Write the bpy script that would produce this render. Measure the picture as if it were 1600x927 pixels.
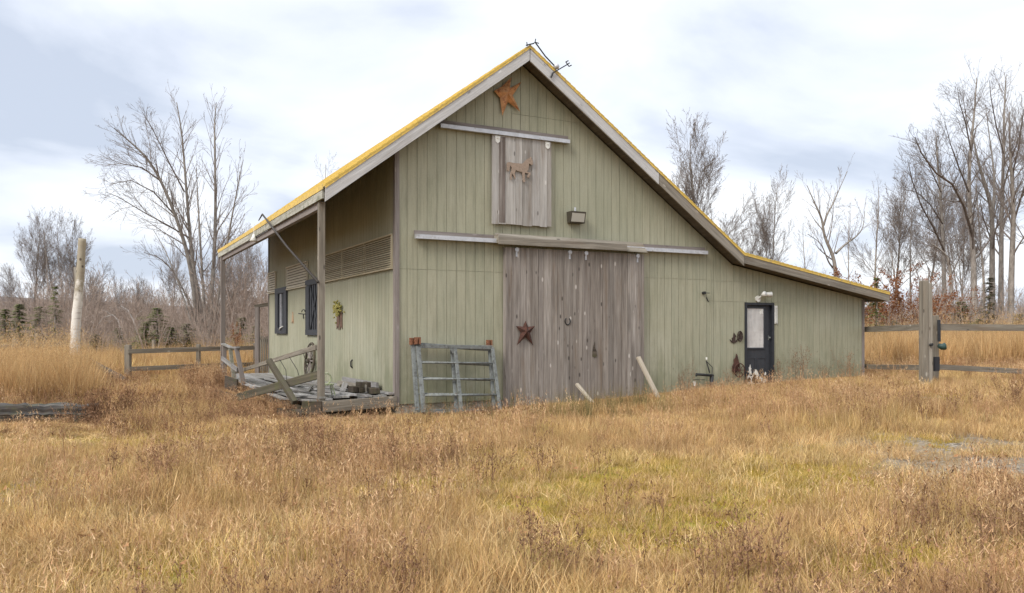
import bpy, math, random
import numpy as np
from mathutils import Vector, Matrix
random.seed(7); RNG = np.random.default_rng(7)
S = bpy.context.scene
for o in list(bpy.data.objects): bpy.data.objects.remove(o)
COL = S.collection
rad = math.radians

# ------------------------------------------------------------------ camera
YAW = rad(27.4); CAM = Vector((-5.10, -14.59, 1.4)); FPX = 1268.0; HOR = 516.0
cd = bpy.data.cameras.new('camera'); cam = bpy.data.objects.new('camera', cd); COL.objects.link(cam)
cam.location = CAM; cam.rotation_euler = (rad(90), 0, -YAW)
cd.sensor_width = 36; cd.lens = FPX / 1600 * 36; cd.shift_y = (HOR - 463.5) / 1600
cd.clip_start = 0.1; cd.clip_end = 3000
S.camera = cam
S.view_settings.view_transform = 'Standard'; S.view_settings.look = 'None'
S.view_settings.gamma = 1; S.view_settings.exposure = 0.84
# ------------------------------------------------------------------ sky and sun
SUN_EL, SUN_AZ = rad(42), rad(249)          # azimuth clockwise from +Y, the light comes from behind the camera, left
w = bpy.data.worlds.new('World'); S.world = w; w.use_nodes = True
nt = w.node_tree; nt.nodes.clear(); N = nt.nodes.new; L = nt.links.new
out = N('ShaderNodeOutputWorld'); bg = N('ShaderNodeBackground'); bg.inputs[1].default_value = 0.1
sky = N('ShaderNodeTexSky'); sky.sky_type = 'NISHITA'; sky.sun_disc = False
sky.sun_elevation = SUN_EL; sky.sun_rotation = SUN_AZ
tc = N('ShaderNodeTexCoord'); sx = N('ShaderNodeSeparateXYZ'); L(tc.outputs['Generated'], sx.inputs[0])
# project the direction on a cloud layer so the clouds flatten towards the horizon
zc = N('ShaderNodeMath'); zc.operation = 'MAXIMUM'; L(sx.outputs[2], zc.inputs[0]); zc.inputs[1].default_value = 0.0
za = N('ShaderNodeMath'); za.operation = 'ADD'; L(zc.outputs[0], za.inputs[0]); za.inputs[1].default_value = 0.22
dx = N('ShaderNodeMath'); dx.operation = 'DIVIDE'; L(sx.outputs[0], dx.inputs[0]); L(za.outputs[0], dx.inputs[1])
dy = N('ShaderNodeMath'); dy.operation = 'DIVIDE'; L(sx.outputs[1], dy.inputs[0]); L(za.outputs[0], dy.inputs[1])
cx = N('ShaderNodeCombineXYZ'); L(dx.outputs[0], cx.inputs[0]); L(dy.outputs[0], cx.inputs[1]); cx.inputs[2].default_value = 3.1
n1 = N('ShaderNodeTexNoise'); n1.inputs['Scale'].default_value = 1.15; n1.inputs['Detail'].default_value = 7
n1.inputs['Roughness'].default_value = 0.5; n1.inputs['Distortion'].default_value = 0.35; L(cx.outputs[0], n1.inputs['Vector'])
r1 = N('ShaderNodeValToRGB'); L(n1.outputs['Fac'], r1.inputs[0])
e = r1.color_ramp.elements
e[0].position = 0.36; e[0].color = (0.40, 0.445, 0.53, 1)
e[1].position = 0.63; e[1].color = (0.73, 0.745, 0.765, 1)
k = r1.color_ramp.elements.new(0.48); k.color = (0.58, 0.615, 0.685, 1)
sc_ = N('ShaderNodeVectorMath'); sc_.operation = 'SCALE'; L(r1.outputs[0], sc_.inputs[0])
el = N('ShaderNodeMapRange'); L(sx.outputs[2], el.inputs[0])
el.inputs[1].default_value = 0.36; el.inputs[2].default_value = 1.0; el.inputs[3].default_value = 9.2; el.inputs[4].default_value = 17.0
L(el.outputs[0], sc_.inputs['Scale'])
mx = N('ShaderNodeMixRGB'); mx.inputs[0].default_value = 0.93; L(sky.outputs[0], mx.inputs[1]); L(sc_.outputs[0], mx.inputs[2])
L(mx.outputs[0], bg.inputs[0]); L(bg.outputs[0], out.inputs[0])
sd = bpy.data.lights.new('sun', 'SUN'); sd.energy = 1.9; sd.angle = rad(24); sd.color = (1, 0.96, 0.9)
sun = bpy.data.objects.new('sun', sd); COL.objects.link(sun)
sv = Vector((math.sin(SUN_AZ) * math.cos(SUN_EL), math.cos(SUN_AZ) * math.cos(SUN_EL), math.sin(SUN_EL)))
sun.rotation_euler = sv.to_track_quat('Z', 'Y').to_euler(); sun.location = (0, -10, 20)

# ------------------------------------------------------------------ where a photographed point lies in the place
FW = Vector((math.sin(YAW), math.cos(YAW), 0)); RT = Vector((math.cos(YAW), -math.sin(YAW), 0))
def ray(px, py): return FW + RT * ((px - 800) / FPX) + Vector((0, 0, (HOR - py) / FPX))
def P(px, py, d): return CAM + ray(px, py) * d
def onY(px, py, y=0.0):
    r = ray(px, py); return CAM + r * ((y - CAM.y) / r.y)
def onX(px, py, x=0.0):
    r = ray(px, py); return CAM + r * ((x - CAM.x) / r.x)
def onZ(px, py, z=-0.2):
    r = ray(px, py); return CAM + r * ((z - CAM.z) / r.z)

# ------------------------------------------------------------------ noise / ground height
_H = RNG.random((256, 256))
def vnoise(x, y, s=1.0, seed=0):
    x = np.asarray(x, float) / s + seed * 17.3; y = np.asarray(y, float) / s + seed * 9.7
    xi = np.floor(x).astype(int); yi = np.floor(y).astype(int); fx = x - xi; fy = y - yi
    fx = fx * fx * (3 - 2 * fx); fy = fy * fy * (3 - 2 * fy)
    g = lambda a, b: _H[a & 255, b & 255]
    return (g(xi, yi) * (1 - fx) + g(xi + 1, yi) * fx) * (1 - fy) + (g(xi, yi + 1) * (1 - fx) + g(xi + 1, yi + 1) * fx) * fy
def fbm(x, y, s=1.0, seed=0, o=4):
    v = 0; a = 0.5; t = 0
    for i in range(o): v = v + a * vnoise(x, y, s / 2 ** i, seed + i); t += a; a *= .55
    return v / t
def sstep(a, b, x): t = np.clip((np.asarray(x, float) - a) / (b - a), 0, 1); return t * t * (3 - 2 * t)
def gz(x, y):
    x = np.asarray(x, float); y = np.asarray(y, float)
    z = -0.2 + 0.36 * sstep(0.5, 13, x) * sstep(-13, -2, y)
    z = z + 0.10 * (fbm(x, y, 3.2, 3) - 0.5) * sstep(0.3, 2.0, np.maximum(np.maximum(-y, 0) + 0.0 * x, np.maximum(-x - 1.6, 0)) + np.maximum(y - 14, 0) + np.maximum(x - 13, 0))
    z = z + 0.5 * (fbm(x, y, 30, 5) - 0.5) * sstep(20, 60, np.hypot(x - CAM.x, y - CAM.y)) - 0.1 * sstep(5, 60, -x)
    return z
def gzf(x, y): return float(gz(x, y))
def gdrop(px, d):
    p = P(px, HOR, d); return Vector((p.x, p.y, gzf(p.x, p.y)))

# ------------------------------------------------------------------ tagging
def tag(o, label=None, cat=None, group=None, kind=None):
    if label: o['label'] = label
    if cat: o['category'] = cat
    if group: o['group'] = group
    if kind: o['kind'] = kind
    return o
def empty(name, loc, label, cat, group=None):
    o = bpy.data.objects.new(name, None); COL.objects.link(o); o.location = loc; o.empty_display_size = .2
    return tag(o, label, cat, group)
def root_loc(p):
    v = Vector((0, 0, 0))
    while p is not None: v += p.location; p = p.parent
    return v

# ------------------------------------------------------------------ mesh builder
class MB:
    def __init__(s): s.v = []; s.f = []; s.uv = []
    def quadbox(s, c):       # 8 corners: 0-3 start ring, 4-7 end ring; u runs from the start ring to the end ring
        b = len(s.v); s.v += [tuple(p) for p in c]
        ou, ov = random.uniform(0, 50), random.uniform(0, 50)
        c = [Vector(p) for p in c]
        Lh = (c[4] - c[0]).length; e = [(c[1] - c[0]).length, (c[2] - c[1]).length, (c[3] - c[2]).length, (c[0] - c[3]).length]
        s.f.append((b + 3, b + 2, b + 1, b)); s.uv.append([(ou, ov), (ou, ov + e[0]), (ou + .03, ov + e[0]), (ou + .03, ov)])
        s.f.append((b + 4, b + 5, b + 6, b + 7)); s.uv.append([(ou, ov), (ou, ov + e[0]), (ou + .03, ov + e[0]), (ou + .03, ov)])
        a = 0
        for i in range(4):
            j = (i + 1) % 4
            s.f.append((b + i, b + j, b + 4 + j, b + 4 + i))
            s.uv.append([(ou, ov + a), (ou, ov + a + e[i]), (ou + Lh, ov + a + e[i]), (ou + Lh, ov + a)]); a += e[i]
    def board(s, p0, p1, wd, th, up=(0, 0, 1)):   # wd is measured along up, th across it
        p0, p1, up = Vector(p0), Vector(p1), Vector(up)
        d = (p1 - p0).normalized(); u = (up - d * up.dot(d)).normalized(); n = d.cross(u)
        u *= wd / 2; n *= th / 2
        s.quadbox([p0 - u - n, p0 + u - n, p0 + u + n, p0 - u + n, p1 - u - n, p1 + u - n, p1 + u + n, p1 - u + n])
    def box(s, x0, x1, y0, y1, z0, z1, ax='x'):
        if ax == 'x': s.quadbox([(x0, y0, z0), (x0, y1, z0), (x0, y1, z1), (x0, y0, z1), (x1, y0, z0), (x1, y1, z0), (x1, y1, z1), (x1, y0, z1)])
        elif ax == 'y': s.quadbox([(x1, y0, z0), (x0, y0, z0), (x0, y0, z1), (x1, y0, z1), (x1, y1, z0), (x0, y1, z0), (x0, y1, z1), (x1, y1, z1)])
        else: s.quadbox([(x0, y0, z0), (x1, y0, z0), (x1, y1, z0), (x0, y1, z0), (x0, y0, z1), (x1, y0, z1), (x1, y1, z1), (x0, y1, z1)])
    def tube(s, pts, radii, n=8, cap=True, rough=0.0, ridge=0.0):
        pts = [Vector(p) for p in pts]; m = len(pts)
        if not hasattr(radii, '__len__'): radii = [radii] * m
        b = len(s.v); ou = random.uniform(0, 50); acc = 0
        ref = None; us = []; rq = [1 + random.uniform(-ridge, ridge) for _ in range(n)]
        for i in range(m):
            d = (pts[min(i + 1, m - 1)] - pts[max(i - 1, 0)]).normalized()
            if ref is None: ref = Vector((0, 0, 1)) if abs(d.z) < .8 else Vector((1, 0, 0))
            u = (ref - d * ref.dot(d)).normalized(); vv = d.cross(u); ref = u
            if i: acc += (pts[i] - pts[i - 1]).length
            us.append(acc)
            for q in range(n):
                t = 2 * math.pi * q / n; r = radii[i] * (1 + random.uniform(-rough, rough)) * rq[q]
                s.v.append(tuple(pts[i] + u * math.cos(t) * r + vv * math.sin(t) * r))
        c = 2 * math.pi * max(radii)
        for i in range(m - 1):
            for q in range(n):
                r2 = (q + 1) % n
                s.f.append((b + i * n + q, b + i * n + r2, b + (i + 1) * n + r2, b + (i + 1) * n + q))
                s.uv.append([(ou + us[i], c * q / n), (ou + us[i], c * (q + 1) / n), (ou + us[i + 1], c * (q + 1) / n), (ou + us[i + 1], c * q / n)])
        if cap:
            for k, rng in ((0, range(n - 1, -1, -1)), (m - 1, range(n))):
                s.f.append(tuple(b + k * n + q for q in rng)); s.uv.append([(ou, .01 * q) for q in range(n)])
    def prism(s, pts, dvec):     # pts: 3D outline, dvec: extrusion
        b = len(s.v); n = len(pts); dv = Vector(dvec)
        s.v += [tuple(p) for p in pts] + [tuple(Vector(p) + dv) for p in pts]
        f0 = tuple(range(b, b + n)); f1 = tuple(range(b + 2 * n - 1, b + n - 1, -1))
        pp = lambda i: (s.v[i][0] + s.v[i][1], s.v[i][2])
        for f in (f0, f1): s.f.append(f); s.uv.append([pp(i) for i in f])
        for i in range(n):
            j = (i + 1) % n; f = (b + j, b + i, b + n + i, b + n + j); s.f.append(f); s.uv.append([(0, 0), (.1, 0), (.1, .1), (0, .1)])
    def poly(s, pts):
        b = len(s.v); s.v += [tuple(p) for p in pts]; f = tuple(range(b, b + len(pts))); s.f.append(f); s.uv.append([(p[0], p[2]) for p in pts])
    def build(s, name, mat, parent=None, smooth=False, bevel=0, loc=None):
        o_ = root_loc(parent) if parent is not None else (Vector(loc) if loc is not None else Vector((0, 0, 0)))
        me = bpy.data.meshes.new(name)
        me.from_pydata([(v[0] - o_.x, v[1] - o_.y, v[2] - o_.z) for v in s.v], [], s.f)
        uvl = me.uv_layers.new(name='UVMap')
        flat = [c for f in s.uv for uv in f for c in uv]; uvl.data.foreach_set('uv', flat)
        me.materials.append(mat)
        if smooth: me.polygons.foreach_set('use_smooth', [True] * len(me.polygons))
        me.update(); o = bpy.data.objects.new(name, me); COL.objects.link(o)
        if parent is not None: o.parent = parent
        elif loc is not None: o.location = loc
        if bevel:
            m = o.modifiers.new('bevel', 'BEVEL'); m.width = bevel; m.segments = 2; m.limit_method = 'ANGLE'
        return o

# ------------------------------------------------------------------ materials
def newmat(name):
    m = bpy.data.materials.new(name); m.use_nodes = True; nt = m.node_tree; nt.nodes.clear()
    o = nt.nodes.new('ShaderNodeOutputMaterial'); p = nt.nodes.new('ShaderNodeBsdfPrincipled'); nt.links.new(p.outputs[0], o.inputs[0])
    return m, nt, p, o
class NT:
    def __init__(s, nt): s.nt = nt
    def n(s, t, **kw):
        x = s.nt.nodes.new(t)
        for k, v in kw.items(): setattr(x, k, v)
        return x
    def l(s, a, b): s.nt.links.new(a, b)
    def noise(s, vec, scale, detail=4, rough=.55, dist=0):
        x = s.n('ShaderNodeTexNoise'); x.inputs['Scale'].default_value = scale; x.inputs['Detail'].default_value = detail
        x.inputs['Roughness'].default_value = rough; x.inputs['Distortion'].default_value = dist
        if vec is not None: s.l(vec, x.inputs['Vector'])
        return x.outputs['Fac']
    def ramp(s, fac, stops):
        x = s.n('ShaderNodeValToRGB'); el = x.color_ramp.elements
        while len(el) < len(stops): el.new(.5)
        for i, (p, c) in enumerate(stops): el[i].position = p; el[i].color = (*c, 1) if len(c) == 3 else c
        s.l(fac, x.inputs[0]); return x.outputs[0]
    def mix(s, a, b, f, mode='MIX'):
        x = s.n('ShaderNodeMixRGB', blend_type=mode)
        for i, v in ((0, f), (1, a), (2, b)):
            if isinstance(v, (int, float)): x.inputs[i].default_value = v
            elif isinstance(v, tuple): x.inputs[i].default_value = (*v, 1) if len(v) == 3 else v
            else: s.l(v, x.inputs[i])
        return x.outputs[0]
    def math(s, op, a, b=None):
        x = s.n('ShaderNodeMath', operation=op)
        for i, v in ((0, a), (1, b)):
            if v is None: continue
            if isinstance(v, (int, float)): x.inputs[i].default_value = v
            else: s.l(v, x.inputs[i])
        return x.outputs[0]
    def mapping(s, vec, scale=(1, 1, 1), loc=(0, 0, 0)):
        x = s.n('ShaderNodeMapping'); x.inputs['Scale'].default_value = scale; x.inputs['Location'].default_value = loc
        s.l(vec, x.inputs['Vector']); return x.outputs[0]
    def bump(s, h, strength, dist, p):
        x = s.n('ShaderNodeBump'); x.inputs['Strength'].default_value = strength; x.inputs['Distance'].default_value = dist
        s.l(h, x.inputs['Height']); s.l(x.outputs[0], p.inputs['Normal'])

def wood_mat(name, dark, mid, light, knots=0.0, moss=0.0, warm=(.16, .11, .07), stain=0.0, tone=.5):
    m, nt, p, o = newmat(name); q = NT(nt)
    uv = q.n('ShaderNodeUVMap').outputs[0]; geo = q.n('ShaderNodeNewGeometry')
    isl = geo.outputs['Random Per Island']
    off = q.n('ShaderNodeCombineXYZ'); q.l(q.math('MULTIPLY', isl, 37.0), off.inputs[2])
    va = q.n('ShaderNodeVectorMath', operation='ADD'); q.l(uv, va.inputs[0]); q.l(off.outputs[0], va.inputs[1]); v = va.outputs[0]
    g1 = q.noise(q.mapping(v, (1.3, 55, 1)), 1.0, 5, .6, .4)
    g2 = q.noise(q.mapping(v, (.5, 9, 1)), 1.0, 4, .6, .6)
    g3 = q.noise(q.mapping(v, (4, 180, 1)), 1.0, 2, .6)
    f = q.math('ADD', q.math('MULTIPLY', g1, .5), q.math('MULTIPLY', g2, .5))
    c = q.ramp(f, [(.30, dark), (.5, mid), (.68, light)])
    c = q.mix(c, q.ramp(g3, [(.3, (.6, .58, .56)), (.6, (1, 1, 1))]), .55, 'MULTIPLY')
    tn = q.ramp(isl, [(0, (1 - tone * .55,) * 3), (.35, (.95, .93, .91)), (.7, (1.0, 1.0, 1.02)), (1, (1 + tone * .3,) * 3)])
    c = q.mix(c, tn, 1.0, 'MULTIPLY')
    if knots:
        vo = q.n('ShaderNodeTexVoronoi'); vo.inputs['Scale'].default_value = 1.0; vo.inputs['Randomness'].default_value = 1.0
        q.l(q.mapping(v, (2.6, 6.5, 1)), vo.inputs['Vector'])
        kf = q.ramp(vo.outputs['Distance'], [(.0, (1, 1, 1)), (.09, (.9, .9, .9)), (.15, (0, 0, 0))])
        kr = q.n('ShaderNodeSeparateColor'); q.l(vo.outputs['Color'], kr.inputs[0])
        kc = q.mix(tuple(x * .35 for x in dark), tuple(min(1, x * 1.25) for x in light), q.math('GREATER_THAN', kr.outputs[0], .62))
        c = q.mix(c, kc, q.math('MULTIPLY', kf, knots))
    if stain:
        sn = q.noise(q.mapping(v, (.45, 3.0, 1), (3, 8, 0)), 1.0, 4, .6)
        c = q.mix(c, tuple(x * .6 for x in dark), q.math('MULTIPLY', q.ramp(sn, [(.55, (0, 0, 0)), (.72, (1, 1, 1))]), stain))
        wn = q.noise(q.mapping(v, (.8, 5.0, 1), (13, 3, 0)), 1.0, 4, .6)
        c = q.mix(c, warm, q.math('MULTIPLY', q.ramp(wn, [(.55, (0, 0, 0)), (.75, (1, 1, 1))]), stain))
    if moss:
        mn = q.noise(geo.outputs['Position'], 5.5, 5, .65)
        c = q.mix(c, (.085, .10, .03), q.math('MULTIPLY', q.ramp(mn, [(.5, (0, 0, 0)), (.66, (1, 1, 1))]), moss))
    q.l(c, p.inputs['Base Color']); p.inputs['Roughness'].default_value = .86; p.inputs['Specular IOR Level'].default_value = .25
    q.bump(q.math('ADD', g1, g3), .5, .004, p)
    return m
W_DOOR = wood_mat('door_wood', (.12, .1, .085), (.26, .23, .2), (.42, .385, .345), knots=.9, stain=.6, tone=.38)
W_LOFT = wood_mat('loft_wood', (.24, .22, .195), (.38, .36, .33), (.5, .48, .45), knots=.75, stain=.45)
W_GREY = wood_mat('grey_wood', (.1, .087, .068), (.23, .205, .165), (.37, .34, .285), knots=.75, stain=.55)
W_FASC = wood_mat('fascia_wood', (.36, .355, .345), (.52, .515, .5), (.62, .62, .61), knots=.7, stain=.25, tone=.2)
W_EAVE = wood_mat('eave_wood', (.19, .18, .14), (.38, .37, .31), (.52, .51, .45), knots=.4, stain=.6, moss=.55)
W_TRIM = wood_mat('trim_wood', (.16, .135, .12), (.23, .2, .18), (.32, .29, .27), knots=.3, stain=.4)
W_DARK = wood_mat('dark_wood', (.035, .028, .022), (.075, .06, .045), (.13, .11, .085), stain=.4, moss=.35)
W_DECK = wood_mat('deck_wood', (.15, .14, .13), (.27, .26, .25), (.42, .42, .41), stain=.5, moss=.3, tone=.9)
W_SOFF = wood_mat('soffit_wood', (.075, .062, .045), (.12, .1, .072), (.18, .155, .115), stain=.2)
W_PALE = wood_mat('pale_wood', (.33, .28, .21), (.44, .39, .31), (.55, .5, .42), knots=.2, stain=.2)
W_LOUV = wood_mat('louvre_wood', (.36, .31, .2), (.47, .41, .28), (.58, .52, .38), tone=.3)

def siding_mat():
    m, nt, p, o = newmat('sage_siding'); q = NT(nt)
    geo = q.n('ShaderNodeNewGeometry'); pos = geo.outputs['Position']; isl = geo.outputs['Random Per Island']
    big = q.noise(pos, .55, 5, .6); fine = q.noise(q.mapping(pos, (16, 16, 1.2)), 1.0, 5, .65); sp = q.noise(pos, 60, 2)
    c = q.ramp(big, [(.3, (.308, .305, .215)), (.5, (.342, .333, .24)), (.72, (.38, .368, .275))])
    c = q.mix(c, q.ramp(fine, [(.3, (.78, .79, .77)), (.55, (1, 1, 1)), (.8, (1.1, 1.09, 1.08))]), .9, 'MULTIPLY')
    c = q.mix(c, q.ramp(isl, [(0, (.95, .955, .95)), (1, (1.035, 1.02, 1.02))]), 1, 'MULTIPLY')
    c = q.mix(c, q.ramp(sp, [(.3, (.86, .86, .86)), (.6, (1, 1, 1))]), .6, 'MULTIPLY')
    # splash dirt and green algae of the lowest half metre, in its own blotches
    sz = q.n('ShaderNodeSeparateXYZ'); q.l(pos, sz.inputs[0])
    low = q.math('SUBTRACT', 1.0, q.math('DIVIDE', sz.outputs[2], .9))
    dn = q.noise(q.mapping(pos, (3, 3, 1.4)), 1.0, 5, .65)
    c = q.mix(c, (.2, .205, .13), q.math('MULTIPLY', q.ramp(q.math('ADD', dn, q.math('MULTIPLY', low, .25)), [(.5, (0, 0, 0)), (.78, (1, 1, 1))]), .75))
    gn = q.noise(q.mapping(pos, (.35, .35, .5), (4, 2, 1)), 1.0, 4, .6)
    c = q.mix(c, (.30, .31, .235), q.math('MULTIPLY', q.ramp(gn, [(.5, (0, 0, 0)), (.7, (1, 1, 1))]), .45))
    # a few dark drip stains
    st = q.noise(q.mapping(pos, (7, 7, .45), (1, 5, 2)), 1.0, 4, .6)
    c = q.mix(c, (.15, .145, .1), q.math('MULTIPLY', q.ramp(st, [(.58, (0, 0, 0)), (.78, (1, 1, 1))]), .5))
    q.l(c, p.inputs['Base Color']); p.inputs['Roughness'].default_value = .8; p.inputs['Specular IOR Level'].default_value = .25
    q.bump(fine, .35, .004, p)
    return m
SIDING = siding_mat()
def plain(name, col, rough=.6, metal=0.0, var=.25, scale=8.0, col2=None, thr=.55, bump=.2):
    m, nt, p, o = newmat(name); q = NT(nt); pos = q.n('ShaderNodeNewGeometry').outputs['Position']
    a = q.noise(pos, scale, 5, .65)
    c = q.mix(col, q.ramp(a, [(.25, (1 - var,) * 3), (.75, (1 + var,) * 3)]), 1, 'MULTIPLY')
    if col2: c = q.mix(c, col2, q.ramp(q.noise(pos, scale * 1.7, 5, .7), [(thr - .06, (0, 0, 0)), (thr + .06, (1, 1, 1))]))
    q.l(c, p.inputs['Base Color']); p.inputs['Roughness'].default_value = rough; p.inputs['Metallic'].default_value = metal
    if bump: q.bump(a, bump, .004, p)
    return m
M_YEL = plain('yellow_edge', (.62, .42, .085), .6, 0, .2, 9, (.36, .27, .12), .58)
M_SHING = plain('roof_shingle', (.55, .38, .08), .95, 0, .15, 5, (.40, .29, .1), .6, .3)
M_GALV = plain('galvanised', (.17, .18, .17), .6, .15, .3, 9, (.09, .092, .082), .56)
M_TRACK = plain('track_metal', (.5, .51, .53), .5, .35, .2, 6, (.36, .35, .33), .62)
M_RUST = plain('rust', (.075, .03, .019), .95, 0, .4, 14, (.035, .02, .016), .55)
M_RUST2 = plain('bright_rust', (.2, .085, .04), .85, 0, .3, 14, (.12, .05, .03), .55)
M_COPPER = plain('copper_star', (.52, .26, .11), .55, .3, .35, 9, (.3, .1, .045), .58)
M_IRON = plain('black_iron', (.03, .03, .03), .6, .4, .4, 20)
M_IRONR = plain('rusty_iron', (.04, .024, .018), .9, 0, .4, 20)
M_CHAR = plain('charcoal_paint', (.028, .031, .037), .6, 0, .25, 9)
M_BLACK = plain('black_paint', (.016, .018, .023), .55, 0, .3, 9)
M_WHITE = plain('white_plastic', (.68, .67, .62), .5, 0, .1, 12, (.45, .42, .33), .62)
M_CONC = plain('concrete', (.33, .3, .25), .95, 0, .25, 4, (.22, .2, .15), .56, .5)
M_GREEN = plain('faded_green', (.36, .38, .27), .8, 0, .3, 18, (.2, .23, .1), .52)
M_BRONZE = plain('bronze_box', (.07, .06, .045), .5, .3, .2, 12)
M_CUTOUT = plain('cutout_wood', (.3, .225, .17), .85, 0, .2, 25, (.2, .15, .11), .6)
def glass_mat(name, col, rough=.25):
    m, nt, p, o = newmat(name); p.inputs['Base Color'].default_value = (*col, 1); p.inputs['Roughness'].default_value = rough
    p.inputs['Coat Weight'].default_value = .6; p.inputs['Coat Roughness'].default_value = .05; return m
M_LENS = glass_mat('lamp_lens', (.42, .41, .36))
def curtain_mat():
    m, nt, p, o = newmat('door_curtain'); q = NT(nt); pos = q.n('ShaderNodeNewGeometry').outputs['Position']
    a = q.noise(q.mapping(pos, (5, 5, 1.2)), 1.0, 4, .6, 1.5); b = q.noise(q.mapping(pos, (1.5, 1.5, 4)), 1.0, 3, .6, 1.0)
    c = q.ramp(q.math('MULTIPLY', q.math('ADD', a, b), .5), [(.35, (.4, .38, .36)), (.6, (.56, .54, .51))])
    q.l(c, p.inputs['Base Color']); p.inputs['Roughness'].default_value = .7; q.bump(a, .7, .03, p)
    p.inputs['Coat Weight'].default_value = .3; p.inputs['Coat Roughness'].default_value = .08; return m
M_CURT = curtain_mat()
def foliage_mat(name, cols, var=.35, trans=.25, wscale=.35, wcol=None, wamt=.5, wcol2=None):
    m, nt, p, o = newmat(name); q = NT(nt); nt.nodes.remove(p)
    geo = q.n('ShaderNodeNewGeometry'); oi = q.n('ShaderNodeObjectInfo')
    k = len(cols); c = q.ramp(geo.outputs['Random Per Island'], [(i / (k - 1), cc) for i, cc in enumerate(cols)])
    c = q.mix(c, q.ramp(oi.outputs['Random'], [(0, (1 - var,) * 3), (.5, (1, .99, .97)), (1, (1 + var * .8, 1 + var * .8, 1 + var * .8))]), 1, 'MULTIPLY')
    if wcol:
        wn = q.noise(geo.outputs['Position'], wscale, 4, .6)
        c = q.mix(c, wcol, q.math('MULTIPLY', q.ramp(wn, [(.42, (0, 0, 0)), (.62, (1, 1, 1))]), wamt))
    if wcol2:
        w2 = q.noise(q.mapping(geo.outputs['Position'], (1, 1, 1), (31, 7, 0)), wscale * 1.6, 4, .6)
        c = q.mix(c, wcol2, q.math('MULTIPLY', q.ramp(w2, [(.5, (0, 0, 0)), (.66, (1, 1, 1))]), wamt))
    d = q.n('ShaderNodeBsdfDiffuse'); t = q.n('ShaderNodeBsdfTranslucent'); q.l(c, d.inputs[0]); q.l(c, t.inputs[0])
    ms = q.n('ShaderNodeMixShader'); ms.inputs[0].default_value = trans; q.l(d.outputs[0], ms.inputs[1]); q.l(t.outputs[0], ms.inputs[2])
    q.l(ms.outputs[0], o.inputs[0]); return m
def bark_mat(name, c1, c2, scale=6):
    m, nt, p, o = newmat(name); q = NT(nt); pos = q.n('ShaderNodeNewGeometry').outputs['Position']; oi = q.n('ShaderNodeObjectInfo')
    a = q.noise(q.mapping(pos, (scale, scale, scale * .35)), 1.0, 5, .7)
    c = q.ramp(a, [(.35, c1), (.65, c2)])
    c = q.mix(c, q.ramp(oi.outputs['Random'], [(0, (.85, .85, .85)), (1, (1.15, 1.12, 1.1))]), 1, 'MULTIPLY')
    q.l(c, p.inputs['Base Color']); p.inputs['Roughness'].default_value = .9; p.inputs['Specular IOR Level'].default_value = .2
    q.bump(a, .6, .03, p); return m
BARK = bark_mat('bark', (.15, .13, .11), (.33, .30, .265))
TWIG = bark_mat('twig_bark', (.15, .125, .11), (.25, .215, .19))
BARKB = bark_mat('birch_bark', (.3, .28, .26), (.5, .48, .45), 3)
THICK = bark_mat('thicket_bark', (.24, .185, .15), (.40, .325, .27))

# ------------------------------------------------------------------ SETTING: ground and hill
PATCH = {   # centre on the ground, radius along the view, radius across
    'moss': [(onZ(1110, 800), 1.5, 1.7), (onZ(1010, 740), .8, 1.3), (onZ(1000, 850), .6, .9), (onZ(880, 790), 1.0, 1.0), (onZ(1480, 880), .8, 1.6), (onZ(720, 760), .9, .9), (onZ(300, 890), .5, .8), (onZ(1250, 745, -.15), 1.3, 1.2), (onZ(130, 690), 1.1, 2.5), (onZ(790, 650, -.2), .5, 2.6), (onZ(920, 760), 1.2, 1.6)],
    'gravel': [(onZ(1560, 720, -.1), 1.7, 1.7), (onZ(1450, 690, -.1), 1.2, 1.9), (onZ(1475, 622, .1), .9, 1.0), (onZ(1520, 615, .1), .7, .9), (onZ(15, 770), .8, 1.0)],
}
def mask(kind, x, y):
    x = np.asarray(x, float); y = np.asarray(y, float); m = np.zeros_like(x)
    for c, ra, rc in PATCH[kind]:
        ddx = x - c.x; ddy = y - c.y; a = (ddx * FW.x + ddy * FW.y) / ra; b = (ddx * RT.x + ddy * RT.y) / rc
        m = np.maximum(m, np.exp(-(a * a + b * b) * 1.1))
    return np.clip(m * (0.35 + 1.3 * fbm(x, y, .8, 11)), 0, 1)
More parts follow.
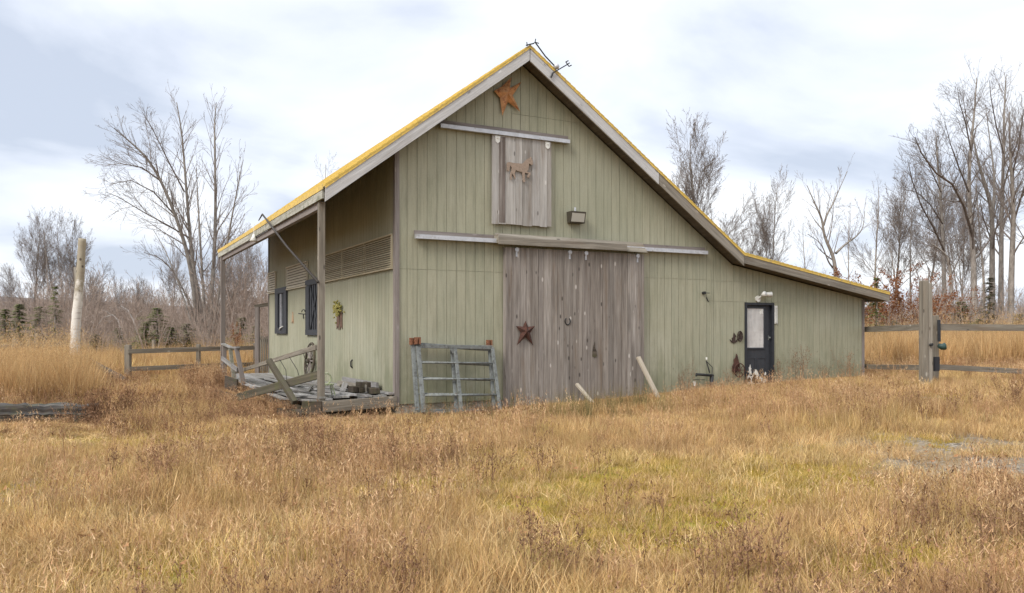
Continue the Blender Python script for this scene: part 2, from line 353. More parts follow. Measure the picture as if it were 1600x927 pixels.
def build_ground():
    n = 420; u = np.linspace(-4.4, 4.4, n); k = 9.0
    xs = 3 + k * np.sinh(u); ys = -4 + k * np.sinh(u)
    X, Yg = np.meshgrid(xs, ys); Z = gz(X, Yg)
    near = np.exp(-((X - 2) ** 2 + (Yg + 6) ** 2) / 900)
    Z = Z + (fbm(X, Yg, .55, 21) - .5) * .05 * near * ((Yg < -1) | (X < -2.5))
    co = np.stack([X, Yg, Z], -1).reshape(-1, 3)
    i = np.arange(n * n).reshape(n, n); f = np.stack([i[:-1, :-1], i[:-1, 1:], i[1:, 1:], i[1:, :-1]], -1).reshape(-1, 4)
    me = bpy.data.meshes.new('ground'); me.vertices.add(len(co)); me.vertices.foreach_set('co', co.ravel())
    me.loops.add(f.size); me.loops.foreach_set('vertex_index', f.ravel()); me.polygons.add(len(f))
    me.polygons.foreach_set('loop_start', np.arange(0, f.size, 4)); me.polygons.foreach_set('loop_total', np.full(len(f), 4)); me.update()
    ca = me.color_attributes.new('mask', 'FLOAT_COLOR', 'POINT')
    cc = np.stack([mask('moss', X, Yg).ravel(), mask('gravel', X, Yg).ravel(), np.zeros(n * n), np.ones(n * n)], -1)
    ca.data.foreach_set('color', cc.ravel()); me.polygons.foreach_set('use_smooth', np.ones(len(f), bool))
    m, nt, p, o = newmat('dry_field'); q = NT(nt); pos = q.n('ShaderNodeNewGeometry').outputs['Position']
    at = q.n('ShaderNodeAttribute', attribute_name='mask'); sp = q.n('ShaderNodeSeparateColor'); q.l(at.outputs['Color'], sp.inputs[0])
    a = q.noise(pos, 1.3, 6, .65); b = q.noise(pos, 22, 5, .7); cst = q.noise(pos, 70, 3, .7)
    c = q.ramp(a, [(.3, (.13, .08, .035)), (.5, (.24, .155, .07)), (.7, (.38, .27, .13))])
    c = q.mix(c, q.ramp(b, [(.3, (.5, .48, .45)), (.52, (1, 1, 1)), (.75, (1.35, 1.3, 1.2))]), .8, 'MULTIPLY')
    mc = q.ramp(b, [(.3, (.12, .12, .02)), (.6, (.3, .27, .04)), (.8, (.38, .33, .08))])
    c = q.mix(c, mc, q.ramp(q.math('ADD', sp.outputs[0], q.math('MULTIPLY', b, .35)), [(.42, (0, 0, 0)), (.62, (.85, .85, .85))]))
    vo = q.n('ShaderNodeTexVoronoi'); vo.inputs['Scale'].default_value = 26; q.l(pos, vo.inputs['Vector'])
    vs = q.n('ShaderNodeSeparateColor'); q.l(vo.outputs['Color'], vs.inputs[0])
    gc = q.ramp(vs.outputs[0], [(0, (.11, .09, .065)), (.5, (.22, .185, .14)), (.9, (.33, .285, .225)), (1, (.45, .4, .33))])
    gc = q.mix(gc, (.26, .19, .11), q.ramp(q.noise(pos, 2.2, 4, .7), [(.4, (0, 0, 0)), (.6, (.9, .9, .9))]))
    c = q.mix(c, gc, q.ramp(q.math('ADD', sp.outputs[1], q.math('MULTIPLY', b, .3)), [(.4, (0, 0, 0)), (.58, (1, 1, 1))]))
    q.l(c, p.inputs['Base Color']); p.inputs['Roughness'].default_value = 1; p.inputs['Specular IOR Level'].default_value = .1
    q.bump(q.math('ADD', b, q.math('MULTIPLY', vo.outputs['Distance'], .6)), .9, .03, p)
    me.materials.append(m); g = bpy.data.objects.new('ground', me); COL.objects.link(g); tag(g, kind='structure')
build_ground()
def build_hill():
    nx, ny = 160, 14; v = []; f = []
    for j in range(ny):
        for i in range(nx):
            px = -900 + 2600 * i / (nx - 1); d = 210 + 14 * j
            p = P(px, HOR, d); t = math.sin(math.pi * min(1, j / (ny - 1) + .02) * .75)
            h = (9.5 * (1 - sstep(120, 620, px)) + 5.0) * t * (.85 + .3 * float(vnoise(px, d, 160, 4))) + 1.3 * float(fbm(p.x, p.y, 6, 8)) * t
            v.append((p.x, p.y, -1.5 + h * 1.02))
    for j in range(ny - 1):
        for i in range(nx - 1): a = j * nx + i; f.append((a, a + 1, a + 1 + nx, a + nx))
    me = bpy.data.meshes.new('hill'); me.from_pydata(v, [], f)
    m, nt, p, o = newmat('hill_woods'); q = NT(nt); pos = q.n('ShaderNodeNewGeometry').outputs['Position']
    a = q.noise(pos, .5, 6, .7); b = q.noise(q.mapping(pos, (1, 1, .25)), 1.6, 5, .75)
    c = q.ramp(q.math('MULTIPLY', q.math('ADD', a, b), .5), [(.36, (.085, .08, .06)), (.5, (.17, .135, .125)), (.66, (.25, .21, .2))])
    q.l(c, p.inputs['Base Color']); p.inputs['Roughness'].default_value = 1; q.bump(b, 1, .8, p)
    me.materials.append(m); h = bpy.data.objects.new('hill', me); COL.objects.link(h); tag(h, kind='structure')
build_hill()

# ------------------------------------------------------------------ BARN
OV = 0.42; DEPTH = 12.3; BK = 12.9
PK = (2.65, 7.05); LE = (-1.45, 3.94); RK = (8.29, 3.17); RE = (13.27, 2.36)      # top edge of the roof boards (x, z)
def roof_z(x, off=0.0):
    pts = [LE, PK, RK, RE]
    for (x0, z0), (x1, z1) in zip(pts, pts[1:]):
        if x <= x1 or (x1, z1) == RE: return z0 + (z1 - z0) * (x - x0) / (x1 - x0) + off
barn = empty('barn', (0, 0, 0), 'sage green barn with steep gable roof, low lean-to and weathered sliding door', 'barn')
SOFF = .23      # the wall tops stop this far under the roof line
def plank_wall(axis, u0, u1, face, sgn, topf, seams, holes, name, breaks=()):
    """Grooved panel siding. axis 'x': wall runs along x at y=face, outer side towards sgn."""
    mb = MB(); sp = .203; th = .012; gr = .0045
    def prism(a, b, zb, za, zbt):
        f0, f1 = face, face + sgn * th
        if axis == 'x': c = [(a, f0, zb), (b, f0, zb), (b, f1, zb), (a, f1, zb), (a, f0, za), (b, f0, zbt), (b, f1, zbt), (a, f1, za)]
        else: c = [(f0, a, zb), (f0, b, zb), (f1, b, zb), (f1, a, zb), (f0, a, za), (f0, b, zbt), (f1, b, zbt), (f1, a, za)]
        mb.quadbox(c)
    edges = sorted(set([u0, u1] + [u0 + sp * i for i in range(1, int((u1 - u0) / sp) + 1)]))
    for a, b in zip(edges, edges[1:]):
        if b - a < .02: continue
        cuts = [a] + [k for k in breaks if a < k < b] + [b]
        for ci, (p, q) in enumerate(zip(cuts, cuts[1:])):
            pa = p + (gr if ci == 0 else 0); qb = q - (gr if ci == len(cuts) - 2 else 0)
            zlo = 0.0; mid = (p + q) / 2
            for (h0, h1, hz) in holes:
                if h0 - .05 < mid < h1 + .05: zlo = hz
            ss = [zlo] + [z for (z, s0, s1) in sorted(seams) if s0 < mid < s1 and z > zlo + .05 and z < min(topf(pa), topf(qb)) - .05]
            for i, z in enumerate(ss):
                zz = z + (.003 if i else 0)
                if i + 1 < len(ss): prism(pa, qb, zz, ss[i + 1] - .003, ss[i + 1] - .003)
                else: prism(pa, qb, zz, topf(pa), topf(qb))
    # backing sheet just behind, same panel
    ks = sorted(set([u0, u1] + [k for k in breaks if u0 < k < u1] + [h for hh in holes for h in hh[:2]]))
    b0 = face - sgn * .05
    for a, b in zip(ks, ks[1:]):
        zlo = 0.0
        for (h0, h1, hz) in holes:
            if h0 <= (a + b) / 2 <= h1: zlo = hz
        if axis == 'x': mb.quadbox([(a, b0, zlo), (b, b0, zlo), (b, face, zlo), (a, face, zlo), (a, b0, topf(a)), (b, b0, topf(b)), (b, face, topf(b)), (a, face, topf(a))])
        else: mb.quadbox([(b0, a, zlo), (b0, b, zlo), (face, b, zlo), (face, a, zlo), (b0, a, topf(a)), (b0, b, topf(b)), (face, b, topf(b)), (face, a, topf(a))])
    return mb.build(name, SIDING, barn)
top = lambda x: roof_z(x) - SOFF
DX0, DX1, DZ = 8.70, 9.60, 2.06
plank_wall('x', 0.012, 12.77, 0.0, -1, top, [(2.56, -1, 7.5), (5.78, 2.4, 9), (2.54, 7.6, 10.3), (2.07, 7.6, 10.3)], [(DX0, DX1, DZ)], 'front_wall', (2.65, 8.29))
plank_wall('y', 0.0, DEPTH, 0.0, -1, lambda y: roof_z(0) - SOFF, [(2.56, -1, 20)], [], 'side_wall')
plank_wall('y', 0.0, DEPTH, 12.77, 1, lambda y: roof_z(12.77) - SOFF, [], [], 'side_wall')
mb = MB(); mb.prism([(0, DEPTH, 0), (12.77, DEPTH, 0), (12.77, DEPTH, top(12.77)), (8.29, DEPTH, top(8.29)), (2.65, DEPTH, top(2.65)), (0, DEPTH, top(0))], (0, .03, 0))
mb.build('back_wall', SIDING, barn)
mb = MB()
mb.box(-.0, 12.75, .02, .2, -.75, -.005); mb.box(.02, .2, .2, DEPTH, -.75, -.005, 'y'); mb.box(12.55, 12.75, .2, DEPTH, -.75, -.005, 'y')
mb.build('foundation', M_CONC, barn)
mb = MB()   # corner boards
mb.box(-.035, .055, -.035, -.0135, -.02, top(0) - .01, 'z'); mb.box(-.035, -.0135, -.0134, .075, -.02, top(0) - .01, 'z')
mb.build('corner_board', W_TRIM, barn)
mb = MB(); mb.box(12.72, 12.80, -.035, -.0135, -.05, top(12.77) - .02, 'z'); mb.build('corner_board', W_TRIM, barn)
mb = MB(); mb.box(-.035, -.0135, DEPTH - .08, DEPTH, 0, top(0) - .01, 'z'); mb.build('corner_board', W_TRIM, barn)
mb = MB(); mb.box(7.625, 7.645, -.0225, -.0135, .0, top(7.63) - .6, 'z'); mb.build('panel_batten', SIDING, barn)
# roof: deck boards (their underside is the soffit), shingles over them
def slab(x0, z0, x1, z1, y0, y1, a, b):     # vertical offsets a (top) and b (bottom)
    return [(x0, y0, z0 + b), (x1, y0, z1 + b), (x1, y0, z1 + a), (x0, y0, z0 + a), (x0, y1, z0 + b), (x1, y1, z1 + b), (x1, y1, z1 + a), (x0, y1, z0 + a)]
FT = .038
mb = MB()
for (p, q) in ((LE, PK), (PK, RK), (RK, RE)):
    n = max(1, int(math.hypot(q[0] - p[0], q[1] - p[1]) / .15))
    for i in range(n):   # individual sheathing boards running back
        t0, t1 = i / n, (i + 1) / n - .02 / n * 1.0
        mb.quadbox(slab(p[0] + (q[0] - p[0]) * t0, p[1] + (q[1] - p[1]) * t0, p[0] + (q[0] - p[0]) * t1, p[1] + (q[1] - p[1]) * t1, -OV + FT + .002, BK - .01, -.005, -.03))
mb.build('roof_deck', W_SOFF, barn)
mb = MB()
for (p, q) in ((LE, PK), (PK, RK), (RK, RE)):
    Ln = math.hypot(q[0] - p[0], q[1] - p[1]); n = int(Ln / .14)
    up_left = q is PK
    for i in range(n):
        t0, t1 = i / n, (i + 1) / n; x0, x1 = p[0] + (q[0] - p[0]) * t0, p[0] + (q[0] - p[0]) * t1; z0, z1 = p[1] + (q[1] - p[1]) * t0, p[1] + (q[1] - p[1]) * t1
        yy = -OV - .015
        a0, a1 = (.034, .022) if up_left else (.022, .034)
        if up_left:      # tabs with uneven butts, the eave course a little out of line
            while yy < BK + .02:
                y2 = min(yy + .305, BK + .02); j = random.uniform(-.006, .008)
                mb.quadbox([(x0, yy, z0 - .002), (x1, yy, z1 - .002), (x1, yy, z1 + a1), (x0, yy, z0 + a0 + j), (x0, y2 - .006, z0 - .002), (x1, y2 - .006, z1 - .002), (x1, y2 - .006, z1 + a1), (x0, y2 - .006, z0 + a0 + j)]); yy = y2
        else:
            mb.quadbox([(x0, yy, z0 - .002), (x1, yy, z1 - .002), (x1, yy, z1 + a1), (x0, yy, z0 + a0), (x0, BK + .02, z0 - .002), (x1, BK + .02, z1 - .002), (x1, BK + .02, z1 + a1), (x0, BK + .02, z0 + a0)])
roof = mb.build('roof', M_SHING, barn)
# rake boards and eave board
def rake(p, q, ya, yb, hgt, mat, ofs=0.0, name='rake_board', par=barn):
    mb = MB(); mb.quadbox([(p[0], ya, p[1] - hgt + ofs), (p[0], yb, p[1] - hgt + ofs), (p[0], yb, p[1] + ofs), (p[0], ya, p[1] + ofs), (q[0], ya, q[1] - hgt + ofs), (q[0], yb, q[1] - hgt + ofs), (q[0], yb, q[1] + ofs), (q[0], ya, q[1] + ofs)])
    return mb.build(name, mat, par)
y0, y1 = -OV, -OV + FT
def lerp(p, q, t): return (p[0] + (q[0] - p[0]) * t, p[1] + (q[1] - p[1]) * t)
rake(LE, lerp(LE, PK, .998), y0, y1, .27, W_FASC, -.006)
rake(lerp(PK, RK, .002), lerp(PK, RK, .565), y0, y1, .285, W_FASC, -.006)
rake(lerp(PK, RK, .567), lerp(PK, RK, .999), y0, y1, .285, W_GREY, -.006)
rake(lerp(RK, RE, .001), RE, y0, y1, .215, W_GREY, -.006)
rake(lerp(PK, RK, 0), RE, BK - .03, BK, .2, W_GREY, -.006)
mb = MB(); yy = -OV + FT + .03
for y2 in (3.9, 7.2, 10.6, BK):
    mb.box(LE[0] - .04, LE[0] - .002, yy, y2 - .004, LE[1] - .215, LE[1] - .014, 'y'); yy = y2
mb.build('eave_board', W_EAVE, barn)
mb = MB(); mb.box(RE[0] + .002, RE[0] + .04, -OV + FT, BK, RE[1] - .21, RE[1] - .01, 'y'); mb.build('eave_board', W_GREY, barn)
# yellow drip edge
mb = MB()
for (p, q) in ((LE, PK), (PK, RK), (RK, RE)):
    mb.quadbox(slab(p[0], p[1], q[0], q[1], -OV - .012, -OV - .002, .014, -.045))
mb.quadbox(slab(LE[0] - .05, LE[1] - .02, LE[0] - .042, LE[1] - .02, -OV - .01, BK, .05, -.045))
mb.build('drip_edge', M_YEL, barn)
# rafters under the porch roof and the lookouts under the right overhang
for i in range(21):
    y = .12 + i * .62
    if y > BK - .2: break
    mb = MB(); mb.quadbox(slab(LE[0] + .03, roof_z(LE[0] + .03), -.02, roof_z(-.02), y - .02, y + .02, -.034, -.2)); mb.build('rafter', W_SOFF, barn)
for x in np.arange(.6, 12.9, .61):
    if abs(x - PK[0]) < .1: continue
    z = roof_z(x) - .034; mb = MB(); mb.box(x - .02, x + .02, y1 + .003, -.0145, z - .15, z - .03, 'y'); mb.build('lookout', W_SOFF, barn)
mb = MB()
for (p, q) in ((PK, RK), (RK, RE), (lerp(LE, PK, .36), PK)):   # soffit sheet closing the front overhang
    mb.quadbox(slab(p[0], p[1], q[0], q[1], y1 + .003, -.014, -.185, -.2))
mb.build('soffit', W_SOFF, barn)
# porch posts and the beam they carry
for (px, y, zb) in ((503, 0.0, .1),): pass
mb = MB(); mb.board((-1.41, .05, -.45), (-1.40, .05, 3.72), .115, .115, (1, 0, 0)); mb.build('porch_post', W_GREY, barn, bevel=.006)
mb = MB(); mb.board((-1.42, 12.3, -.3), (-1.42, 12.3, 3.72), .13, .13, (1, 0, 0)); mb.build('porch_post', W_TRIM, barn, bevel=.006)
mb = MB(); mb.box(-1.44, -1.35, .1, BK - .1, 3.60, 3.73, 'y'); mb.build('porch_beam', W_TRIM, barn)
# sliding door, track, hood
def plank_panel(mb, x0, x1, zt, zb, yf, th, widths, gap=.006, jit=.01, bjit=.03):
    x = x0; i = 0
    while x < x1 - .02:
        wd = widths[i % len(widths)] * random.uniform(.9, 1.1); xe = min(x + wd, x1)
        if x1 - xe < .06: xe = x1
        j = random.uniform(-.006, .006); b = random.uniform(-bjit, bjit)
        sk = random.uniform(-.004, .004)
        mb.quadbox([(x + gap / 2, yf + j, zb + b), (xe - gap / 2, yf + j, zb + b), (xe - gap / 2, yf + th, zb + b), (x + gap / 2, yf + th, zb + b),
                    (x + gap / 2 + sk, yf + j, zt), (xe - gap / 2 + sk, yf + j, zt), (xe - gap / 2 + sk, yf + th, zt), (x + gap / 2 + sk, yf + th, zt)])
        x = xe; i += 1
door = MB(); plank_panel(door, 2.255, 5.66, 3.06, -.2, -.12, .03, [.15, .2, .14, .1, .17, .12, .19, .13])
slid = door.build('sliding_door', W_DOOR, barn)
mb = MB(); mb.box(2.27, 5.65, -.088, -.05, 2.6, 2.75); mb.box(2.27, 5.65, -.088, -.05, .2, .35); mb.box(2.255, 2.30, -.088, -.014, -.15, 3.05, 'z'); mb.box(5.62, 5.655, -.088, -.02, -.15, 3.05, 'z'); mb.build('door_back_rail', W_TRIM, slid)
for x in (2.5, 3.75, 4.15, 5.48):
    mb = MB(); c = Vector((x, -.135, 3.02)); mb.tube([c + Vector((0, .012, 0)), c - Vector((0, .02, 0))], .045, 12); mb.box(x - .02, x + .02, -.132, -.1225, 2.88, 3.0, 'z')
    mb.build('roller_hanger', M_TRACK, slid)
mb = MB(); mb.box(.35, 7.44, -.052, -.0135, 3.215, 3.30); mb.build('track_board', W_TRIM, barn)
mb = MB(); mb.box(.35, 7.44, -.16, -.054, 3.135, 3.215); mb.build('door_track', M_TRACK, barn)
mb = MB()
h0, h1 = onY(782, 366, -.3).x, onY(1012, 386, -.25).x
mb.quadbox([(h0, -.25, 3.12), (h0, -.235, 3.12), (h0, -.055, 3.30), (h0, -.055, 3.34), (h1, -.25, 3.09), (h1, -.235, 3.09), (h1, -.055, 3.30), (h1, -.055, 3.32)])
mb.box(h0 - .02, h1 - .55, -.262, -.24, 3.10, 3.24); mb.box(h0 - .02, h0 + .0, -.24, -.05, 3.13, 3.30, 'y')
mb.build('track_hood', W_GREY, barn)
c = onY(929, 548, -.125); mb = MB(); mb.prism([(c.x + x, -.1275, c.z + z) for x, z in ((-.03, .1), (.01, .2), (.02, .05), (.055, -.02), (.06, -.12), (.0, -.15), (-.055, -.12), (-.05, 0))], (0, .003, 0)); mb.build('knot_hole', W_DARK, slid)
# loft door and its track
a = onY(768, 210.5, -.06); b = onY(861, 354, -.06)
loft = MB(); plank_panel(loft, a.x, b.x, a.z, b.z - .02, -.085, .028, [.13, .17, .2, .16, .22, .2, .18], bjit=.012)
lo = loft.build('loft_door', W_LOFT, barn)
m_st = MB(); m_st.box(a.x + .155, a.x + .29, -.093, -.0865, b.z + .01, a.z - .03, 'z'); m_st.build('stained_board', wood_mat('stained_wood', (.06, .045, .035), (.17, .14, .12), (.33, .3, .27), knots=.9, stain=.8), lo)
for x in (a.x + .12, b.x - .1):
    mb = MB(); mb.prism([(x - .06, -.1, a.z - .02), (x + .06, -.1, a.z - .02), (x + .05, -.1, a.z - .13), (x, -.1, a.z - .17), (x - .05, -.1, a.z - .13)], (0, .006, 0)); mb.tube([(x, -.102, a.z - .06), (x, -.12, a.z - .06)], .018, 8)
    mb.build('roller_hanger', M_WHITE, lo)
mb = MB(); mb.box(.86, 3.76, -.05, -.0135, 5.37, 5.46); mb.build('track_board', W_TRIM, barn)
mb = MB(); mb.box(.86, 3.76, -.13, -.052, 5.295, 5.37); mb.build('loft_track', M_TRACK, barn)
# louvred vents on the porch wall
W_SLAT = wood_mat('pale_slats', (.5, .45, .34), (.62, .57, .45), (.74, .7, .58), tone=.2)
def louvre(ya, yb, n, W_LOUV):
    mb = MB(); z0, z1 = 2.57, 3.215
    pt_ = (z1 - z0 - .06) / n; hf = pt_ * .42
    for i in range(n):
        z = z0 + .03 + pt_ * (i + .5); dz = random.uniform(-.002, .002)
        mb.quadbox([(-.07, ya + .02, z - hf + dz), (-.045, ya + .02, z + hf * .7 + dz), (-.045, ya + .02, z + hf + dz), (-.07, ya + .02, z - hf * .5 + dz), (-.07, yb - .02, z - hf), (-.045, yb - .02, z + hf * .7), (-.045, yb - .02, z + hf), (-.07, yb - .02, z - hf * .5)])
    v = mb.build('louvre_vent', W_LOUV, barn)
    fr = MB(); fr.box(-.075, -.0135, ya, yb, z0 - .01, z0 + .02, 'y'); fr.box(-.075, -.0135, ya, yb, z1 - .02, z1 + .012, 'y')
    for yy in [ya, yb - .02] + ([ya + (yb - ya) / 3, ya + 2 * (yb - ya) / 3] if yb - ya > 3 else []): fr.box(-.066, -.02, yy, yy + .02, z0 + .021, z1 - .021, 'z')
    fr.build('vent_frame', W_LOUV, v)
    bk = MB(); bk.box(-.018, -.0135, ya + .02, yb - .02, z0 + .02, z1 - .02, 'y'); bk.build('vent_backing', W_SOFF, v)
louvre(.1, 5.25, 14, W_LOUV); louvre(6.88, 9.45, 8, W_SLAT); louvre(11.03, 12.2, 8, W_SLAT)
# shuttered windows on the porch wall
def window(ya, yb, z0, z1, kind):
    fr = MB(); wv = .17 if kind == 1 else .14
    fr.box(-.075, -.0135, ya, yb, z1 - wv, z1, 'y'); fr.box(-.075, -.0135, ya, yb, z0, z0 + wv, 'y')
    fr.box(-.07, -.014, ya, ya + wv + .1, z0 + wv, z1 - wv, 'z'); fr.box(-.07, -.014, yb - wv - .25, yb, z0 + wv, z1 - wv, 'z')
    f = fr.build('window', M_CHAR, barn, bevel=.004)
    pn = MB(); pn.box(-.03, -.015, ya + wv + .1, yb - wv - .25, z0 + wv, z1 - wv, 'z'); pn.build('pane', M_BLACK, f)
    if kind == 1:
        s = MB(); s.box(-.085, -.031, ya + .72, ya + .78, z0 + wv + .02, z1 - wv - .02, 'z'); s.build('mullion', M_TRACK, f)
        s = MB(); s.tube([(-.09, ya + .35, z0 + .22), (-.12, ya + .6, z0 + .17), (-.09, ya + .8, z0 + .12)], .018, 6); s.build('latch', M_WHITE, f)
    else:
        s = MB()
        for k in range(5): s.box(-.05, -.031, ya + .28 + k * .22, ya + .40 + k * .22, z0 + wv, z1 - wv, 'z')
        s.board((-.062, ya + .3, z0 + wv), (-.062, yb - .5, z1 - wv), .05, .02, (0, 1, 0)); s.board((-.062, yb - .5, z0 + wv), (-.062, ya + .3, z1 - wv), .05, .018, (0, 1, 0))
        s.build('shutter', M_CHAR, f)
window(9.42, 11.03, 1.29, 2.67, 1); window(5.3, 7.02, 1.27, 2.71, 2)
# service door in the lean-to
fr = MB(); fr.box(DX0 - .02, DX0 + .035, -.045, .11, 0, DZ, 'z'); fr.box(DX1 - .06, DX1 + .005, -.045, .11, 0, DZ, 'z'); fr.box(DX0 + .035, DX1 - .06, -.045, .11, DZ - .06, DZ - .004)
dr = fr.build('service_door', M_BLACK, barn)
sl = MB(); sl.box(DX0 + .04, DX1 - .065, .035, .08, .02, DZ - .065, 'z'); dslab = sl.build('door_slab', M_CHAR, dr)
x0, x1, z0, z1 = DX0 + .07, DX0 + .62, .98, 1.92
tr = MB()
for bx in ((x0 - .035, x1 + .035, z1, z1 + .035), (x0 - .035, x1 + .035, z0 - .035, z0), (x0 - .035, x0, z0, z1), (x1, x1 + .035, z0, z1)): tr.box(bx[0], bx[1], .012, .0345, bx[2], bx[3])
for xa in (DX0 + .1, DX0 + .42):
    for bx in ((xa, xa + .26, .72, .74), (xa, xa + .26, .2, .22), (xa, xa + .02, .22, .72), (xa + .24, xa + .26, .22, .72)): tr.box(bx[0], bx[1], .024, .0345, bx[2], bx[3])
tr.build('door_trim', M_CHAR, dr)
c = MB(); c.box(x0, x1, .024, .034, z0, z1); cu = c.build('window_curtain', M_CURT, dr)
c = MB(); c.box(x1 - .12, x1 - .02, .018, .0235, z1 - .13, z1 - .02); c.build('window_sticker', M_WHITE, cu)
c = MB(); c.tube([(DX1 - .11, .034, 1.22), (DX1 - .11, -.02, 1.22), (DX1 - .13, -.03, 1.22)], [.01, .01, .022], 10); c.box(DX1 - .12, DX1 - .1, .028, .0345, 1.16, 1.27, 'z'); c.build('handle', M_GALV, dr)
random.seed(31)
def blot(cx_, cz_, rx, rz, y, n=16):
    return [(cx_ + rx * (1 + random.uniform(-.45, .35)) * math.cos(t), y, cz_ + rz * (1 + random.uniform(-.45, .35)) * math.sin(t)) for t in np.linspace(0, 2 * math.pi, n, endpoint=False)]
c = MB()      # bare patches where the dark paint has come off
for (bx, bz, rx, rz) in ((.13, .38, .055, .12), (.2, .14, .17, .14), (.3, .2, .11, .17), (.46, .14, .06, .1), (.6, .12, .07, .05), (.40, .1, .12, .07), (.62, .28, .025, .05), (.09, .2, .06, .1)):
    c.prism(blot(DX0 + .06 + bx, bz + .06, rx, rz, .0235), (0, .003, 0))
c.build('bare_patch', M_WHITE, dr)

# ------------------------------------------------------------------ things fixed to the front
def star(name, label, pts_px, ctr_px, mat, yb, depth):
    ps = [onY(*p, yb) for p in pts_px]; c = onY(*ctr_px, yb); n = len(ps)
    mb = MB(); cc = c + Vector((0, -depth, 0)); R = sum((p - c).length for p in ps) / n; inner = []
    for i in range(n):
        m = ((ps[i] - c).normalized() + (ps[(i + 1) % n] - c).normalized()).normalized() * R * .40; inner.append(c + m)
    for i in range(n):
        for t in ((ps[i], inner[i], cc), (inner[i - 1], ps[i], cc)): mb.poly(t)
    mb.poly([x for i in range(n) for x in (ps[i], inner[i])][::-1])
    mb.tube([c, c + Vector((0, .05, 0))], .01, 6)
    return tag(mb.build(name, mat, None, loc=tuple(c)), label, 'star')
star('star_ornament', 'large copper coloured metal star tilted under the gable peak', [(799, 121), (772, 142), (785, 181), (813, 175), (815, 128)], (790, 147), M_COPPER, -.07, .1)
star('star_ornament', 'dark rusty metal star on the left of the sliding door', [(821.4, 501), (806, 509.5), (807.5, 540), (833, 540), (836, 509.5)], (821, 518), M_RUST, -.15, .07)
# horse cut-out on the loft door
H = [(160, 340), (170, 318), (200, 308), (240, 312), (280, 325), (380, 335), (470, 340), (510, 325), (545, 275), (590, 240), (640, 228), (652, 200), (668, 205), (672, 240), (690, 275), (698, 330), (688, 372), (668, 372), (640, 345), (622, 340), (615, 380), (610, 430), (600, 480), (570, 505), (640, 525), (652, 545), (640, 590), (610, 610), (640, 622), (630, 632), (590, 630), (582, 600), (600, 565), (605, 548), (545, 530), (530, 540), (535, 600), (530, 660), (545, 705), (530, 722), (505, 720), (490, 680), (488, 600), (480, 520), (400, 498), (345, 478), (330, 520), (325, 560), (338, 600), (345, 650), (325, 655), (310, 610), (285, 570), (265, 545), (258, 600), (262, 650), (275, 668), (240, 672), (228, 640), (228, 560), (250, 500), (262, 440), (240, 380), (226, 400), (215, 450), (205, 500), (185, 490), (165, 480)]
pts = [onY(780 + x * 70 / 927, 230 + y * 70 / 927, -.125) for x, y in H]
mb = MB(); mb.prism(pts[::-1], (0, .02, 0)); c = sum(pts, Vector()) / len(pts); o = mb.build('horse_cutout', M_CUTOUT, None, loc=tuple(c)); tag(o, 'flat brown wooden horse cut-out on the loft door', 'ornament')
for p in (pts[10], pts[3]): mb = MB(); mb.tube([p + Vector((0, .018, -.05)), p + Vector((0, .04, -.05))], .01, 6); mb.build('spacer', M_IRON, o)
# horseshoe
c = onY(887, 502, -.13); mb = MB()
mb.tube([c + Vector((.062 * math.sin(t), 0, -.075 * math.cos(t))) for t in np.linspace(-2.55, 2.55, 16)], [.008] + [.013] * 14 + [.008], 8)
tag(mb.build('horseshoe', M_IRON, None, True, loc=tuple(c)), 'dark iron horseshoe nailed open end up on the sliding door', 'horseshoe')
# flood light
c = onY(897, 341, -.02); r = empty('wall_light', (c.x, -.013, c.z), 'bronze box flood light mounted right of the loft door', 'light')
hw, hh = .185, .12
mb = MB(); X0, X1 = c.x - hw, c.x + hw; Z0, Z1 = c.z - hh, c.z + hh
mb.quadbox([(X0 + .02, -.014, Z0), (X0, -.15, Z0 + .0), (X0, -.21, Z1), (X0, -.014, Z1), (X1 - .02, -.014, Z0), (X1, -.15, Z0), (X1, -.21, Z1), (X1, -.014, Z1)]); mb.build('housing', M_BRONZE, r, bevel=.008)
mb = MB(); mb.quadbox([(X0 + .03, -.168, Z0 + .025), (X0 + .03, -.155, Z0 + .025), (X0 + .03, -.195, Z1 - .04), (X0 + .03, -.208, Z1 - .04), (X1 - .03, -.168, Z0 + .025), (X1 - .03, -.155, Z0 + .025), (X1 - .03, -.195, Z1 - .04), (X1 - .03, -.208, Z1 - .04)]); mb.build('lens', M_LENS, r)
mb = MB(); mb.tube([(c.x, -.06, Z1), (c.x, -.06, Z1 + .1)], [.018, .022], 8); mb.tube([(c.x, -.06, Z1 + .06), (c.x, -.03, Z1 + .06)], .014, 8); mb.build('sensor', M_TRACK, r)
# security light above the service door
c = onY(1188, 464, -.03); r = empty('security_light', (c.x, -.013, c.z), 'white twin security light above the black service door', 'light')
mb = MB(); mb.tube([(c.x - .08, -.014, c.z - .05), (c.x - .08, -.05, c.z - .05)], .075, 14); mb.build('base', M_WHITE, r)
for dxx, dzz, ex, ez in ((-.02, .04, -.0, .1), (0, .06, .2, -.02)):
    mb = MB(); s = Vector((c.x + dxx, -.1, c.z + dzz)); t = Vector((c.x + dxx + ex, -.2, c.z + dzz + ez * .3))
    mb.tube([(c.x - .08, -.05, c.z - .05), s], .016, 8); mb.tube([s - (t - s) * .1, s + (t - s) * .3, t], [.03, .045, .065], 12); mb.build('lamp_head', M_WHITE, r, True)
